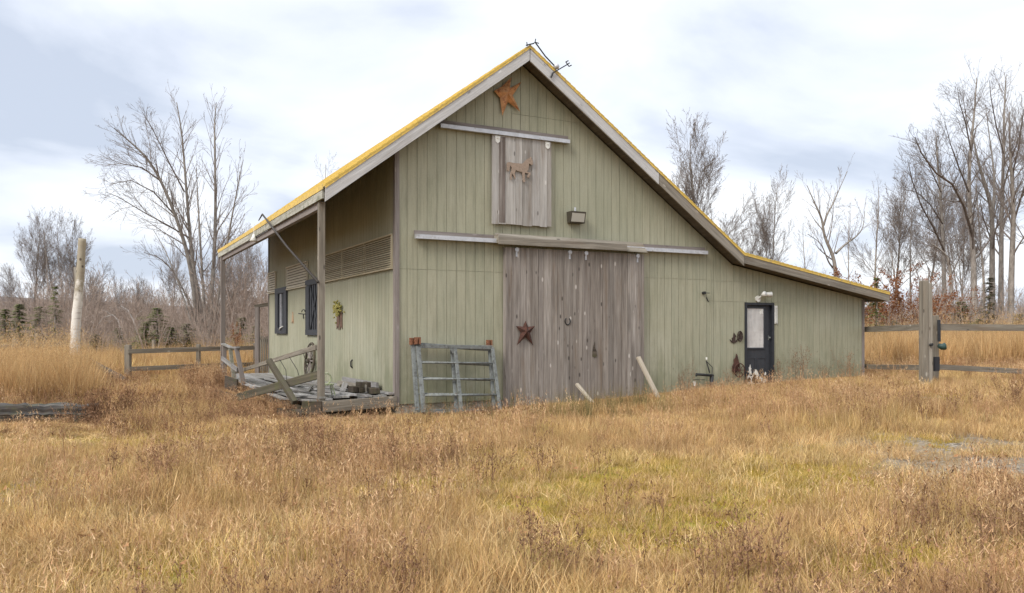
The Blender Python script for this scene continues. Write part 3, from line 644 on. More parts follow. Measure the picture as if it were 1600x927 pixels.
# thermometer
c = onY(1212.5, 492, -.03); r = empty('thermometer', (c.x, -.014, c.z - .22), 'tall white thermometer on the wall right of the service door', 'thermometer')
mb = MB(); mb.box(c.x - .05, c.x + .05, -.035, -.0145, c.z - .22, c.z + .22, 'z'); mb.build('case', M_WHITE, r, bevel=.008)
mb = MB(); mb.tube([(c.x, -.04, c.z - .17), (c.x, -.04, c.z + .17)], .007, 6); mb.tube([(c.x - .0, -.042, c.z - .2), (c.x, -.042, c.z - .17)], .015, 6); mb.build('glass_tube', M_LENS, r)
# rocking horse and oval horse head
c = onY(1147, 529, -.03); K = [(-.17, -.02), (-.12, -.09), (0, -.12), (.12, -.09), (.17, .0), (.14, -.01), (.09, -.06), (.06, -.05), (.06, .03), (.1, .05), (.04, .11), (.0, .14), (-.02, .09), (-.03, .03), (-.08, .01), (-.07, -.05), (-.11, -.05)]
mb = MB(); mb.prism([(c.x + x * .75, -.03, c.z + z * .95) for x, z in K], (0, .014, 0)); tag(mb.build('rocking_horse_plaque', M_IRONR, None, loc=tuple(c)), 'small dark metal rocking horse on the wall left of the service door', 'ornament')
c = onY(1156.5, 525.5, -.03); mb = MB(); mb.tube([(c.x + .075 * math.cos(t), -.03, c.z + .115 * math.sin(t)) for t in np.linspace(.3, 2 * math.pi + .2, 16)], .014, 6)
mb.prism([(c.x + x, -.03, c.z + z) for x, z in ((-.04, -.08), (.05, -.07), (.05, .02), (.03, .12), (.0, .08), (-.04, .02), (-.02, -.02))], (0, .012, 0))
tag(mb.build('horse_head_plaque', M_IRONR, None, loc=tuple(c)), 'small oval metal horse head plaque beside the rocking horse', 'ornament')
# rusty horse and wheel
c = onY(1153, 572, -.06); r = empty('horse_and_wheel_ornament', (c.x, -.014, c.z - .25), 'rusty horse head with spoked wheel by the foot of the service door', 'ornament')
mb = MB(); K = [(-.16, -.12), (-.15, .0), (-.1, .08), (-.11, .15), (-.05, .2), (-.03, .29), (.0, .24), (.03, .14), (.06, .05), (.05, -.02), (.0, -.06), (-.02, -.14), (-.08, -.18)]
mb.prism([(c.x + x, -.05, c.z + z) for x, z in K], (0, .02, 0)); mb.build('horse_figure', M_RUST, r)
mb = MB(); wc = Vector((c.x + .03, -.08, c.z - .1)); R = .16
mb.tube([wc + Vector((R * math.cos(t), 0, R * math.sin(t))) for t in np.linspace(0, 2 * math.pi, 20)], .013, 6)
for i in range(8): t = i * math.pi / 4; mb.tube([wc, wc + Vector((R * math.cos(t), 0, R * math.sin(t)))], .008, 5)
mb.tube([wc + Vector((0, .05, 0)), wc - Vector((0, .02, 0))], .03, 8); mb.build('wheel', M_RUST, r)
# hydrant pipe
gp = onY(1112, 612, -.12); r = empty('water_pipe', (gp.x, -.12, gzf(gp.x, -.12)), 'black outdoor water pipe and tap beside the lean-to wall', 'pipe')
mb = MB(); T = onY(1112, 587, -.12); mb.tube([(gp.x, -.12, gzf(gp.x, -.12) - .1), (gp.x, -.12, T.z)], .045, 10); mb.build('standpipe', M_IRON, r, True)
mb = MB(); A = onY(1088, 585, -.16); mb.tube([A, (T.x + .03, -.13, T.z)], .03, 8); mb.tube([A, A + Vector((0, 0, -.05))], .02, 8); mb.build('arm', M_IRON, r, True)
mb = MB(); A = onY(1103.5, 564, -.1); mb.tube([A, onY(1109, 583, -.12)], .014, 6); mb.tube([A + Vector((.02, 0, -.02)), onY(1113, 574, -.1), onY(1112.5, 586, -.12)], .009, 6); mb.build('handle', M_IRON, r)
mb = MB(); A = onY(1104, 562, -.1); mb.tube([A, A + Vector((0, 0, .05))], [.02, .02], 8); mb.build('tag_plate', M_WHITE, r)
mb = MB(); A = onY(1085, 596, -.08); mb.tube([onY(1101, 593.5, -.08), onY(1083, 593.5, -.08)], .007, 6); mb.build('wire', M_IRON, r); mb = MB(); mb.prism([A + Vector((-.04, 0, .0)), A + Vector((.03, 0, .0)), A + Vector((.05, 0, -.14)), A + Vector((-.0, 0, -.11))], (0, .012, 0)); mb.build('hanging_cloth', M_WHITE, r)
# bracket
c = onY(1099, 458, -.03); mb = MB(); mb.tube([(c.x, -.013, c.z), (c.x, -.09, c.z)], .035, 10); mb.tube([(c.x, -.08, c.z), (c.x + .16, -.06, c.z)], .008, 6); wb_ = tag(mb.build('wall_bracket', M_IRON, None, loc=tuple(c)), 'small dark metal bracket with hook high beside the lean-to panel seam', 'bracket'); mb = MB(); mb.tube([(c.x + .1, -.02, c.z - .1), (c.x + .16, -.02, c.z - .2)], .012, 6); mb.build('hook', M_IRON, wb_)
mb = MB(); mb.tube([(onY(1147, 545, -.03).x, -.014, .95), (onY(1147, 545, -.03).x, -.03, .95)], .012, 6)
# fallen weathervane at the roof peak
r = empty('weathervane', (2.9, -OV, 7.1), 'fallen iron weathervane lying down the roof edge near the peak', 'weathervane')
pt = lambda a, b: onY(a, b, -OV - .03)
mb = MB(); mb.tube([pt(834, 68), pt(836, 66), pt(852, 88), pt(870, 107)], .014, 8); mb.tube([pt(822, 71), pt(834, 68)], .013, 8); mb.tube([pt(824, 72), pt(823, 66)], .011, 6); mb.tube([pt(836, 66), pt(837, 61)], .011, 6); mb.tube([pt(836, 66), pt(842, 68)], .011, 6); mb.build('rod', M_IRON, r)
mb = MB(); mb.tube([pt(864, 114), pt(888, 100)], .011, 6); mb.tube([pt(864, 114), pt(861, 121)], .02, 6); mb.build('cross_arm', M_IRON, r)
mb = MB(); a = pt(888, 100)
for p_, q_ in (((884, 97), (889, 104)), ((884, 97), (888, 95)), ((889, 104), (893, 102)), ((886.5, 100.5), (890, 98.5))): mb.tube([pt(*p_), pt(*q_)], .011, 6)
mb.build('compass_letter', M_IRON, r)
mb = MB(); a = pt(869.5, 104); mb.tube([a + Vector((0, 0, z)) for z in (-.06, -.045, 0, .045, .06)], [.01, .045, .062, .045, .01], 12); mb.build('ball', M_TRACK, r, True)

# ------------------------------------------------------------------ leaning things by the front
def gate(name, label, y_off, pts, rail_ys, mid, rungs, clamps):
    TL, TR, BR, BL = pts
    yt, ybm = -.14 - y_off, -.46 - y_off
    g = lambda px, py, t: onY(px, py, yt + (ybm - yt) * t)
    r = empty(name, tuple(g((BL[0] + BR[0]) / 2, BL[1], 1)), label, 'gate', 'galvanised gate sections leaning on the barn')
    for A, B, rr, nm in ((TL, BL, .042, 'stile'), (TR, BR, .036, 'stile')):
        mb = MB(); mb.board(g(*A, 0), g(*B, 1), rr * 2, rr * 1.2, (1, 0, 0)); mb.build(nm, M_GALV, r, bevel=.006)
    mb = MB(); mb.board(g(*mid[0], 0), g(*mid[1], 1), .07, .04, (1, 0, 0)); mb.build('stile', M_GALV, r, bevel=.006)
    mb = MB(); mb.board(g(*TL, 0), g(*TR, 0), .075, .045); mb.build('top_rail', M_GALV, r, bevel=.006)
    mb = MB(); mb.board(g(*BL, 1), g(*BR, 1), .05, .04); mb.build('bottom_rail', M_GALV, r, bevel=.006)
    for t in rungs:
        mb = MB(); A = Vector(g(*TL, 0)).lerp(g(*BL, 1), t); B = Vector(g(*TR, 0)).lerp(g(*BR, 1), t); mb.tube([A, B], .021, 8); mb.build('rung', M_GALV, r, True)
    for (px, py) in clamps:
        mb = MB(); p = g(px, py, 0); mb.box(p.x - .05, p.x - .012, p.y - .06, p.y + .03, p.z - .07, p.z + .06, 'z'); mb.box(p.x + .012, p.x + .05, p.y - .06, p.y + .03, p.z - .07, p.z + .06, 'z'); mb.tube([(p.x - .06, p.y - .02, p.z), (p.x + .06, p.y - .02, p.z)], .02, 8); mb.build('hinge_clamp', M_RUST2, r)
    if y_off:
        mb = MB(); p = g(709, 549, 0); mb.prism([p + Vector(q) for q in ((-.1, -.03, .05), (.05, -.03, .05), (.03, -.03, -.1), (-.01, -.03, -.1))], (0, .01, 0)); mb.build('gusset', M_GALV, r)
gate('gate_section', 'front galvanised gate section leaning on the barn left of the sliding door', .07, ((653, 541), (769, 543), (781.5, 643), (662, 645)), None, ((711, 545), (721, 643)), (.25, .5, .745), [(652, 532)])
gate('gate_section', 'rear galvanised gate section against the wall, behind the front one', 0, ((645, 538), (765, 546), (772, 641), (652, 642)), None, ((706, 545), (713, 642)), (.262, .51, .75), [(644, 533), (764, 536)])
def prop(a, b, wd, th, label, ya, yb):
    p0 = onY(*a, ya); p1 = onY(*b, yb); mb = MB(); mb.board(p0, p1 + (p1 - p0) * .08, wd, th, (1, 0, 0)); tag(mb.build('prop_board', W_PALE, None, bevel=.005, loc=tuple(p1)), label, 'board', 'boards propped against the sliding door')
prop((997, 558), (1031, 627), .1, .05, 'longer pale board leaning on the right edge of the sliding door', -.2, -.75)
prop((901, 600), (926, 630), .07, .05, 'short splintered board leaning on the sliding door near its middle', -.2, -.6)

# ------------------------------------------------------------------ porch
dk = empty('porch_deck', (-.8, 6, 0), 'collapsing weathered plank deck along the porch side of the barn', 'deck')
random.seed(5)
mb = MB()
def deckz(x, y):
    z = .2 - .014 * y
    sag = .16 * max(0, (-x - .5)) * math.exp(-((y - 3.5) / 3.2) ** 2)
    return z - sag
x = -.03
while x > -1.55:
    wd = .14; y = -.02
    for y2 in (2.6, 5.2, 8.4, 12.2):
        if random.random() < .96:
            ja, jb = (random.uniform(-.03, .045) for _ in range(2)); j2 = random.uniform(-.25, .25) if y2 < 12 else random.uniform(-.1, .1)
            sh = random.uniform(-.02, .02)
            mb.board((x - wd / 2 + sh, y, deckz(x, y) - .02 + ja * (y < 8)), (x - wd / 2 - sh, y2 - .01, deckz(x, y2) - .02 + jb * (y2 < 8)), wd * .94, .035, (1, 0, 0))
        y = y2
    x -= wd + .006
# loose split boards lying over the sunken part
for i in range(15):
    xx = random.uniform(-1.5, -.5); yy = random.uniform(.6, 5); a = random.uniform(-.5, .5); l = random.uniform(.6, 1.8)
    d = Vector((math.sin(a), math.cos(a), 0)); p = Vector((xx, yy, deckz(xx, yy) + random.uniform(.02, .09)))
    mb.board(p, p + d * l + Vector((0, 0, random.uniform(-.05, .1))), random.uniform(.05, .13), .025, (d.y, -d.x, random.uniform(-.3, .3)))
mb.build('deck_board', W_DECK, dk)
mb = MB(); p0, p1 = onY(620, 627, -.03), onY(503, 636, -.03); mb.board(p0, p1, .2, .045); mb.build('front_beam', W_GREY, dk, bevel=.005)
mb = MB(); mb.board(onY(503, 637, .0), onY(472, 637, .1), .24, .14); mb.board((-1.72, .1, -.1), (-2.0, .9, -.13), .14, .07); mb.build('rotten_beam_end', W_DARK, dk, bevel=.01)
mb = MB(); mb.board((-1.56, .3, -.12), (-1.56, 6.1, -.14), .17, .05); mb.board((-1.56, 6.15, -.1), (-1.56, 12.2, -.05), .17, .05); mb.build('edge_beam', W_DARK, dk)
mb = MB()
for y in np.arange(.6, 12.2, 1.1): mb = MB(); mb.box(-1.5, -.03, y - .02, y + .02, -.25, deckz(-1.5, y) - .05 - .03); mb.build('joist', W_DARK, dk)
for y in (.1, 4, 8, 12):
    for x in (-1.44, -.14): mb = MB(); mb.box(x - .06, x + .06, y + .12, y + .24, -.5, -.255, 'z'); mb.build('footing', W_DARK, dk)
# boards and blocks on the deck
def stack_board(a, b, d1, d2, wd, th, label, mat=W_DECK, up=(0, 0, 1)):
    p0, p1 = P(*a, d1), P(*b, d2); mb = MB(); mb.board(p0, p1, wd, th, up); return tag(mb.build('loose_board', mat, None, bevel=.004, loc=tuple(p0)), label, 'board', 'boards left on the deck')
B1 = (-.14, .14)
mb = MB(); mb.board((-.12, .75, deckz(0, 1) + .1), (-.12, 3.2, deckz(0, 3) + .12), .17, .05); tag(mb.build('loose_board', W_DECK, None, loc=(-.12, .75, .25)), 'long grey plank standing on edge against the porch wall', 'board', 'boards left on the deck')
mb = MB(); mb.board((-.32, .9, deckz(-.3, .9) + .07), (-.36, 2.7, deckz(-.3, 2.7) + .08), .13, .06); tag(mb.build('loose_board', W_GREY, None, loc=(-.32, .9, .25)), 'shorter grey plank lying in front of the edge plank on the deck', 'board', 'boards left on the deck')
blocks = [((541, 604), .42, .09, 'dark end of a thick block at the left of the deck block row'), ((556, 609), .12, .12, 'dark square block second from the left in the deck row'), ((566, 609), .12, .1, 'dark crumbling block in the middle of the deck row'), ((577, 605), .1, .16, 'mossy pale topped block in the deck row'), ((588, 612), .12, .11, 'dark square block right of the mossy one in the deck row'), ((596, 612), .12, .11, 'rightmost dark square block in the deck row')]
for i, ((px, py), wd, hh_, lab) in enumerate(blocks):
    z = .2; pp = onZ(px, py + 5, z); mb = MB(); s = (.12 if wd < .3 else .3) ; random.seed(50 + i)
    q0 = Vector((pp.x, max(.12, pp.y), z + hh_ / 2)); mb.board(q0, q0 + Vector((random.uniform(-.03, .03), .3, 0)), .11, hh_, (1, 0, 0))
    tag(mb.build('wood_block', W_DARK, None, bevel=.012, loc=(q0.x, q0.y, z)), lab, 'block', 'wooden blocks on the deck')
pp = onZ(577, 605, .36); q0 = Vector((pp.x, max(.2, pp.y), .37)); mb = MB(); mb.board(q0, q0 + Vector((0, .25, 0)), .11, .1, (1, 0, 0)); tag(mb.build('wood_block', W_DARK, None, bevel=.012, loc=tuple(q0)), 'topmost dark block sitting on the deck block row', 'block', 'wooden blocks on the deck')
# mossy pale green thing standing behind the post: a small garden chair frame
c = P(512, 606, 15.2); r = empty('garden_stool', (c.x, c.y, deckz(c.x, c.y)), 'small mossy pale green stool standing behind the front porch post', 'stool')
mb = MB(); zz = deckz(c.x, c.y)
for k, (ox, oy) in enumerate(((-.1, -.08), (.1, -.08), (-.1, .1), (.1, .1))):
    mb = MB(); mb.tube([(c.x + ox * 1.2, c.y + oy * 1.2, zz), (c.x + ox * .7, c.y + oy * .7, zz + .24)], .014, 6); mb.build('leg', M_GREEN, r)
mb = MB(); mb.tube([(c.x, c.y, zz + .22), (c.x, c.y, zz + .25)], [.12, .12], 14); mb.build('seat', M_GREEN, r)
mb = MB(); mb.tube([(c.x + .085 * math.cos(t), c.y + .08, zz + .34 + .1 * math.sin(t)) for t in np.linspace(0, 6.28, 14)], .016, 6); mb.build('backrest', M_GREEN, r)
# old wagon wheel standing against the wall behind the post
wy, wz, R = 6.1, .62, .44; r = empty('wagon_wheel', (-.2, wy, .12), 'old dark wagon wheel leaning on the wall behind the front post', 'wheel')
mb = MB(); mb.tube([(-.12 - .1 * (1 - math.sin(t)) / 2, wy + R * math.cos(t), wz + R * math.sin(t)) for t in np.linspace(0, 2 * math.pi, 28)], .035, 6); mb.build('rim', W_DARK, r)
mb = MB()
for i in range(10): t = i * math.pi / 5; mb.tube([(-.17, wy, wz), (-.12 - .1 * (1 - math.sin(t)) / 2, wy + R * math.cos(t), wz + R * math.sin(t))], .017, 6)
mb.build('spoke', W_TRIM, r)
mb = MB(); mb.tube([(-.24, wy, wz), (-.1, wy, wz)], [.06, .075], 10); mb.build('hub', W_DARK, r)
# broken railing sections
W_MOSSR = wood_mat('mossy_rail', (.05, .044, .03), (.095, .084, .06), (.16, .14, .1), moss=.4)
rl = empty('broken_railing', tuple(onX(440, 610, -1.7)), 'collapsed wooden railing slanting across the front of the deck', 'railing')
mb = MB(); mb.board(onX(357, 585, -1.72), onX(494, 543, -1.45), .09, .045, (0, 0, 1)); mb.build('handrail', W_GREY, rl, bevel=.004)
mb = MB(); mb.board(P(372, 621, 16.2), P(500, 585, 14.75), .15, .05, (0, 0, 1)); mb.build('lower_rail', W_MOSSR, rl, bevel=.005)
mb = MB(); mb.board(P(420, 563, 15.6), P(461, 629, 14.9), .1, .09, (1, 0, 0)); mb.build('post', W_MOSSR, rl, bevel=.005)
mb = MB()
for a, b in (((452, 558), (470, 600)), ((437, 562), (448, 594)), ((473, 549), (478, 592))): mb.tube([P(*a, 16), P((a[0] + b[0]) / 2 + 4, (a[1] + b[1]) / 2, 16), P(*b, 16)], .006, 5)
mb.build('wire', M_IRON, rl)
r2 = empty('stair_railing', tuple(P(362, 600, 21)), 'leaning short railing with pale cap at the far end of the deck', 'railing')
mb = MB(); mb.board(P(350.5, 540, 21.6), P(351, 586, 21.6), .1, .09, (1, 0, 0)); mb.build('post', W_TRIM, r2)
mb = MB(); mb.board(P(360, 545, 21.0), P(365.5, 596, 21.0), .09, .08, (1, 0, 0)); mb.build('post', W_EAVE, r2)
mb = MB(); mb.board(P(369.5, 544, 20.3), P(381, 602, 20.3), .1, .09, (1, 0, 0)); mb.build('post', W_TRIM, r2)
mb = MB(); mb.board(P(348, 537.5, 21.7), P(361, 543, 21), .1, .04, (1, .6, 0)); mb.board(P(361, 543, 21), P(372, 543, 20.2), .1, .04, (1, .6, 0)); mb.build('cap_rail', W_DECK, r2)
mb = MB(); mb.board(P(347, 560, 21.6), P(371, 578, 20.6), .11, .04); mb.build('lower_rail', W_DECK, r2)
mb = MB(); mb.board(P(338, 613, 19.8), P(372, 623, 17.8), .12, .1); mb.board(P(352, 597, 19.5), P(371, 603, 18.9), .3, .04); tag(mb.build('stair_stringer', W_DARK, None, loc=tuple(P(338, 613, 19.8))), 'dark rotten stair board half buried at the far deck corner', 'board')
# decorations on the porch wall
c = onX(528, 485, -.06); r = empty('dried_flower_swag', (-.014, c.y, c.z), 'dried yellow flower swag with brown ribbon tails on the porch wall', 'wreath')
mb = MB(); random.seed(3)
for i in range(60):
    p = Vector((-.07 + random.uniform(-.05, .04), c.y + random.gauss(0, .16), c.z + random.gauss(.03, .09))); d = Vector((random.uniform(-1, 0), random.uniform(-1, 1), random.uniform(-1, 1))).normalized() * random.uniform(.03, .07)
    mb.tube([p, p + d * .5, p + d], [.012, .028, .008], 5)
fl_ = plain('dried_flowers', (.36, .28, .08), .9, 0, .4, 30, (.2, .22, .07), .5); mb.tube([(-.05, c.y, c.z - .1), (-.07, c.y, c.z + .05), (-.06, c.y, c.z + .16)], [.05, .09, .04], 7); mb.build('flowers', fl_, r)
for s_ in (-1, 1):
    mb = MB(); mb.prism([(-.03, c.y + .0 + s_ * .02, c.z - .05), (-.03, c.y + s_ * .22, c.z - .05), (-.03, c.y + s_ * .24, c.z - .44), (-.03, c.y + s_ * .13, c.z - .36), (-.03, c.y + s_ * .05, c.z - .46)], (.012, 0, 0)); mb.build('ribbon', plain('brown_ribbon' + str(s_ > 0), (.13, .075, .05), .8), r)
c = onX(457, 497, -.03); mb = MB(); mb.prism([(-.03, c.y - .1, c.z - .16), (-.03, c.y, c.z - .08), (-.03, c.y + .12, c.z - .16), (-.03, c.y + .08, c.z + .02), (-.03, c.y, c.z + .18), (-.03, c.y - .07, c.z + .02)], (.015, 0, 0))
tag(mb.build('wall_ornament', plain('faded_orange', (.42, .2, .1), .8, 0, .3, 20, (.34, .3, .2), .5), None, loc=tuple(c)), 'small faded orange ornament between the two porch windows', 'ornament')
c = onX(474, 491, -.1); mb = MB(); mb.tube([(-.014, c.y - .4, c.z), (-.1, c.y, c.z), (-.16, c.y + .3, c.z + .02)], .012, 6); mb.tube([(-.1, c.y, c.z), (-.1, c.y, c.z - .12)], .014, 6); mb.tube([(-.1, c.y + .18 * math.cos(t), c.z + .06 + .06 * math.sin(t)) for t in np.linspace(0, 3.14, 8)], .012, 6)
tag(mb.build('plant_bracket', M_IRON, None, loc=tuple(c)), 'thin black scroll bracket on the porch wall beside the nearer window', 'bracket')
c = onX(549, 568, -.04); mb = MB(); mb.tube([(-.014, c.y, c.z - .1), (-.05, c.y, c.z - .06), (-.05, c.y, c.z + .04), (-.014, c.y, c.z + .08)], .018, 6)
mb.build('pull_handle', M_IRON, barn)
# pole leaning from the eave to the front post
p0, p1 = onX(410, 335, -1.62), onX(497, 441, -1.52)
mb = MB(); pts_ = [p0 + Vector((-.02, .35, -.1)), p0, p0.lerp(p1, .5) + Vector((0, 0, -.05)), p1]; mb.tube(pts_, [.012, .02, .022, .024], 8)
tag(mb.build('slanted_pole', plain('dark_pole', (.035, .028, .022), .8), None, True, loc=tuple(p1)), 'thin dark pole slanting from the front porch post up past the eave', 'pole')
# bulb under the eave
c = onX(397, 371, -1.5); r = empty('eave_lamp', (c.x, c.y, c.z + .2), 'small white lamp hanging under the far end of the eave', 'light')
mb = MB(); mb.tube([c + Vector((0, 0, .26)), c + Vector((0, 0, .06))], .012, 6); mb.build('cord', M_WHITE, r)
mb = MB(); mb.tube([c + Vector((0, 0, .08)), c + Vector((0, 0, .02)), c + Vector((0, 0, -.09)), c + Vector((0, 0, -.1))], [.03, .05, .11, .09], 12); mb.build('lamp_shade', M_WHITE, r, True)

# ------------------------------------------------------------------ fences, poles, logs
def rail_fence(label, posts, rails, mat=W_GREY, name='rail_fence'):
    b = posts[0] if posts else rails[0]; r = empty(name, tuple(gdrop(b[0], b[-1] if len(b) < 5 else b[3])), label, 'fence')
    for (px, top_, bot, d, wd) in posts:
        g = P(px, HOR, d); zb = gzf(g.x, g.y) - .2; mb = MB(); T = P(px, top_, d); mb.board((T.x, T.y, zb), T, wd, wd * .9, RT); mb.build('post', mat, r, bevel=.01)
    for (a, da, b_, db, wd) in rails:
        mb = MB(); A, B = P(*a, da), P(*b_, db); mb.board(A, B, wd, .045); mb.build('rail', mat, r, bevel=.004)
    return r
rail_fence('grey two-rail fence running from its short post to behind the porch', [(200, 539, 591, 27, .18), (310, 538, 580, 28.5, .13), (399, 536, 575, 30, .13)], [((200, 549.5), 26.9, (310, 546), 28.3, .15), ((310, 546), 28.4, (402, 543.5), 29.9, .14), ((202, 577), 26.9, (310, 572), 28.3, .15), ((310, 572), 28.4, (402, 569), 29.9, .14)])
rail_fence('pale rail fence standing in the tall grass left of the birch pole', [(24, 530, 560, 29, .15), (57, 521, 560, 30, .11), (-60, 532, 560, 28, .15)], [((-90, 543), 28, (24, 541), 29, .15), ((26, 541), 28.9, (109, 538.5), 30, .15), ((40, 577), 28.8, (125, 574), 30, .13)])
rail_fence('lone thin fence post behind the left end of the two-rail fence', [(240, 531, 560, 36, .13), (62, 560, 570, 36, .05)], [((240, 546), 35.9, (345, 543), 38, .12)])
rail_fence('two-rail fence right of the barn with a short post behind the big one', [(1461, 493, 575, 18.5, .13), (1640, 500, 580, 19.6, .15)], [((1466, 511.5), 18.4, (1700, 513), 19.8, .15), ((1466, 573.5), 18.4, (1700, 586), 19.6, .12), ((1440, 511.5), 18.2, (1348, 515), 21.6, .14), ((1440, 574.5), 18.2, (1348, 573), 21.6, .12)])
# big gate post
def bent_post(name, label, cat, pts_, rr, mat):
    fine = []; fr = []
    for i in range(len(pts_) - 1):
        for k in range(6): fine.append(pts_[i].lerp(pts_[i + 1], k / 6)); fr.append((rr[i] + (rr[i + 1] - rr[i]) * k / 6) * random.uniform(.95, 1.05))
    fine.append(pts_[-1]); fr.append(rr[-1])
    for _ in range(3): fine = [fine[0]] + [(fine[i - 1] + fine[i] * 2 + fine[i + 1]) / 4 for i in range(1, len(fine) - 1)] + [fine[-1]]
    mb = MB(); mb.tube(fine, fr, 14, rough=.04); return tag(mb.build(name, mat, None, True, loc=tuple(fine[0])), label, cat)
def rough_post(name, label, cat, base, topp, r0, r1, mat, n=12, seg=10, rough=.08, split=False):
    mb = MB(); base, topp = Vector(base), Vector(topp); d = topp - base
    pts_ = [base - d.normalized() * .3] + [base + d * (i / seg) for i in range(seg + 1)]
    rr = [r0] + [r0 + (r1 - r0) * (i / seg) for i in range(seg + 1)]
    mb.tube(pts_, rr, n, rough=rough); return tag(mb.build(name, mat, None, True, loc=tuple(base)), label, cat)
b = P(1447, 606, 17.4); g = gzf(b.x, b.y); T = P(1447, 440, 17.4)
mb = MB(); random.seed(8)
o1 = RT * -.055; o2 = RT * .066; mb.board(Vector((b.x, b.y, g - .2)) + o1, Vector((T.x, T.y, T.z + .02)) + o1 * .9, .125, .2, RT); mb.board(Vector((b.x, b.y + .01, g - .2)) + o2, Vector((T.x - .01, T.y + .01, T.z - .03)) + o2 * .85, .11, .18, RT); mb.board(Vector((b.x, b.y + .01, g - .2)), Vector((T.x, T.y + .01, T.z - .08)), .05, .12, RT); bp = mb.build('gate_post', W_GREY, None, bevel=.02, loc=(b.x, b.y, g)); tag(bp, 'thick square grey gate post standing in front of the right fence', 'post')
mb = MB(); mb.tube([(b.x - .02, b.y - .105, g + .95), (b.x - .02, b.y - .16, g + .95)], .03, 8); mb.tube([(b.x + .04, b.y - .1, g + .96), (b.x + .04, b.y - .13, g + .96)], .025, 8); mb.build('iron_pin', M_IRON, bp)
mb = MB(); mb.tube([P(1450, 441, 17.4), P(1452, 425, 17.4), P(1449, 418, 17.4)], [.02, .015, .006], 5); mb.tube([P(1443, 441, 17.4), P(1441, 434, 17.4)], [.015, .006], 5); mb.build('sprout', W_TRIM, bp)
c = P(1470, 540, 18.3); r = empty('feed_scoop', tuple(c), 'small dark green plastic scoop hanging on the short fence post', 'scoop')
mb = MB(); mb.tube([c + Vector((0, 0, .0)) + RT * -.05, c + RT * .02 + Vector((0, 0, -.03)), c + RT * .09 + Vector((0, 0, -.02))], [.05, .07, .085], 12, cap=True); mb.build('bowl', plain('green_plastic', (.025, .06, .05), .5), r, True)
mb = MB(); mb.tube([P(1467, 500, 18.35), P(1467.5, 534, 18.35)], .035, 8); mb.build('strap', M_BLACK, r)
mb = MB(); p = P(1461, 566, 18.2); mb.box(p.x - .075, p.x + .075, p.y - .06, p.y - .01, p.z - .2, p.z + .12, 'z'); tag(mb.build('tar_wrap', M_BLACK, None, loc=tuple(p)), 'black wrapping round the foot of the short fence post', 'wrapping')
LOGM = wood_mat('log_bark', (.018, .016, .014), (.06, .055, .05), (.2, .19, .17), stain=.5, moss=.3)
# birch pole: white bark, knots
def birchpole_mat():
    m, nt, p, o = newmat('peeling_birch'); q = NT(nt); geo = q.n('ShaderNodeNewGeometry'); pos = geo.outputs['Position']
    a = q.noise(q.mapping(pos, (5, 5, 5)), 1.0, 5, .65); sz = q.n('ShaderNodeSeparateXYZ'); q.l(pos, sz.inputs[0])
    c = q.mix((.3, .26, .19), (.62, .58, .52), q.ramp(q.math('ADD', a, q.math('MULTIPLY', q.math('SUBTRACT', 2.6, sz.outputs[2]), .35)), [(.4, (0, 0, 0)), (.6, (1, 1, 1))]))
    vo = q.n('ShaderNodeTexVoronoi'); vo.inputs['Scale'].default_value = 3.4; q.l(q.mapping(pos, (1.2, 1.2, 1)), vo.inputs['Vector'])
    c = q.mix(c, (.08, .055, .04), q.math('MULTIPLY', q.ramp(vo.outputs['Distance'], [(.10, (1, 1, 1)), (.2, (0, 0, 0))]), q.math('GREATER_THAN', q.noise(pos, 1.7, 3), .5)))
    lt = q.noise(q.mapping(pos, (2, 2, 18)), 1.0, 4, .7); c = q.mix(c, (.25, .19, .14), q.math('MULTIPLY', q.ramp(lt, [(.58, (0, 0, 0)), (.66, (1, 1, 1))]), .6))
    q.l(c, p.inputs['Base Color']); p.inputs['Roughness'].default_value = .8; q.bump(a, .5, .01, p); return m
d = 24.5; b = P(117, 590, d)
bent_post('birch_pole', 'tall leaning birch pole with peeling white bark and sawn top', 'pole', [P(115, 600, d), P(116, 560, d), P(119, 500, d), P(125, 440, d), P(127, 400, d), P(128.5, 373, d)], [.15, .14, .13, .12, .11, .108], birchpole_mat())
d = 26.5; rough_post('grey_pole', 'thinner grey pole standing just behind the birch pole', 'pole', P(124.5, 590, d), P(119.5, 418, d), .1, .085, W_GREY, rough=.04)
rough_post('fallen_pole', 'dark bark-covered pole lying slanted right of the birch pole', 'log', P(193, 594, 24.0), P(133, 560, 25.0), .105, .085, LOGM, rough=.12)
random.seed(12)
def log(label, a, b_, r_, d1, d2, seg=26):
    A, B = P(*a, d1), P(*b_, d2); mb = MB(); pts_ = [A.lerp(B, i / seg) + Vector((0, 0, random.uniform(-.012, .012))) for i in range(seg + 1)]
    mb.tube(pts_, [r_ * random.uniform(.93, 1.06) for _ in pts_], 26, rough=.05, ridge=.12); tag(mb.build('old_log', LOGM, None, False, loc=tuple(A)), label, 'log', 'old logs lying at the left')
log('thick dark grey log lying in the grass at the left edge', (-130, 648), (152, 648), .2, 13.4, 14.4)
log('narrower dark log resting on top behind the thick left log', (-150, 642), (120, 641), .1, 13.9, 14.9)
log('short mossy dark log piece at the weedy end of the thick log', (120, 656), (182, 650), .1, 13.9, 14.6, 8)
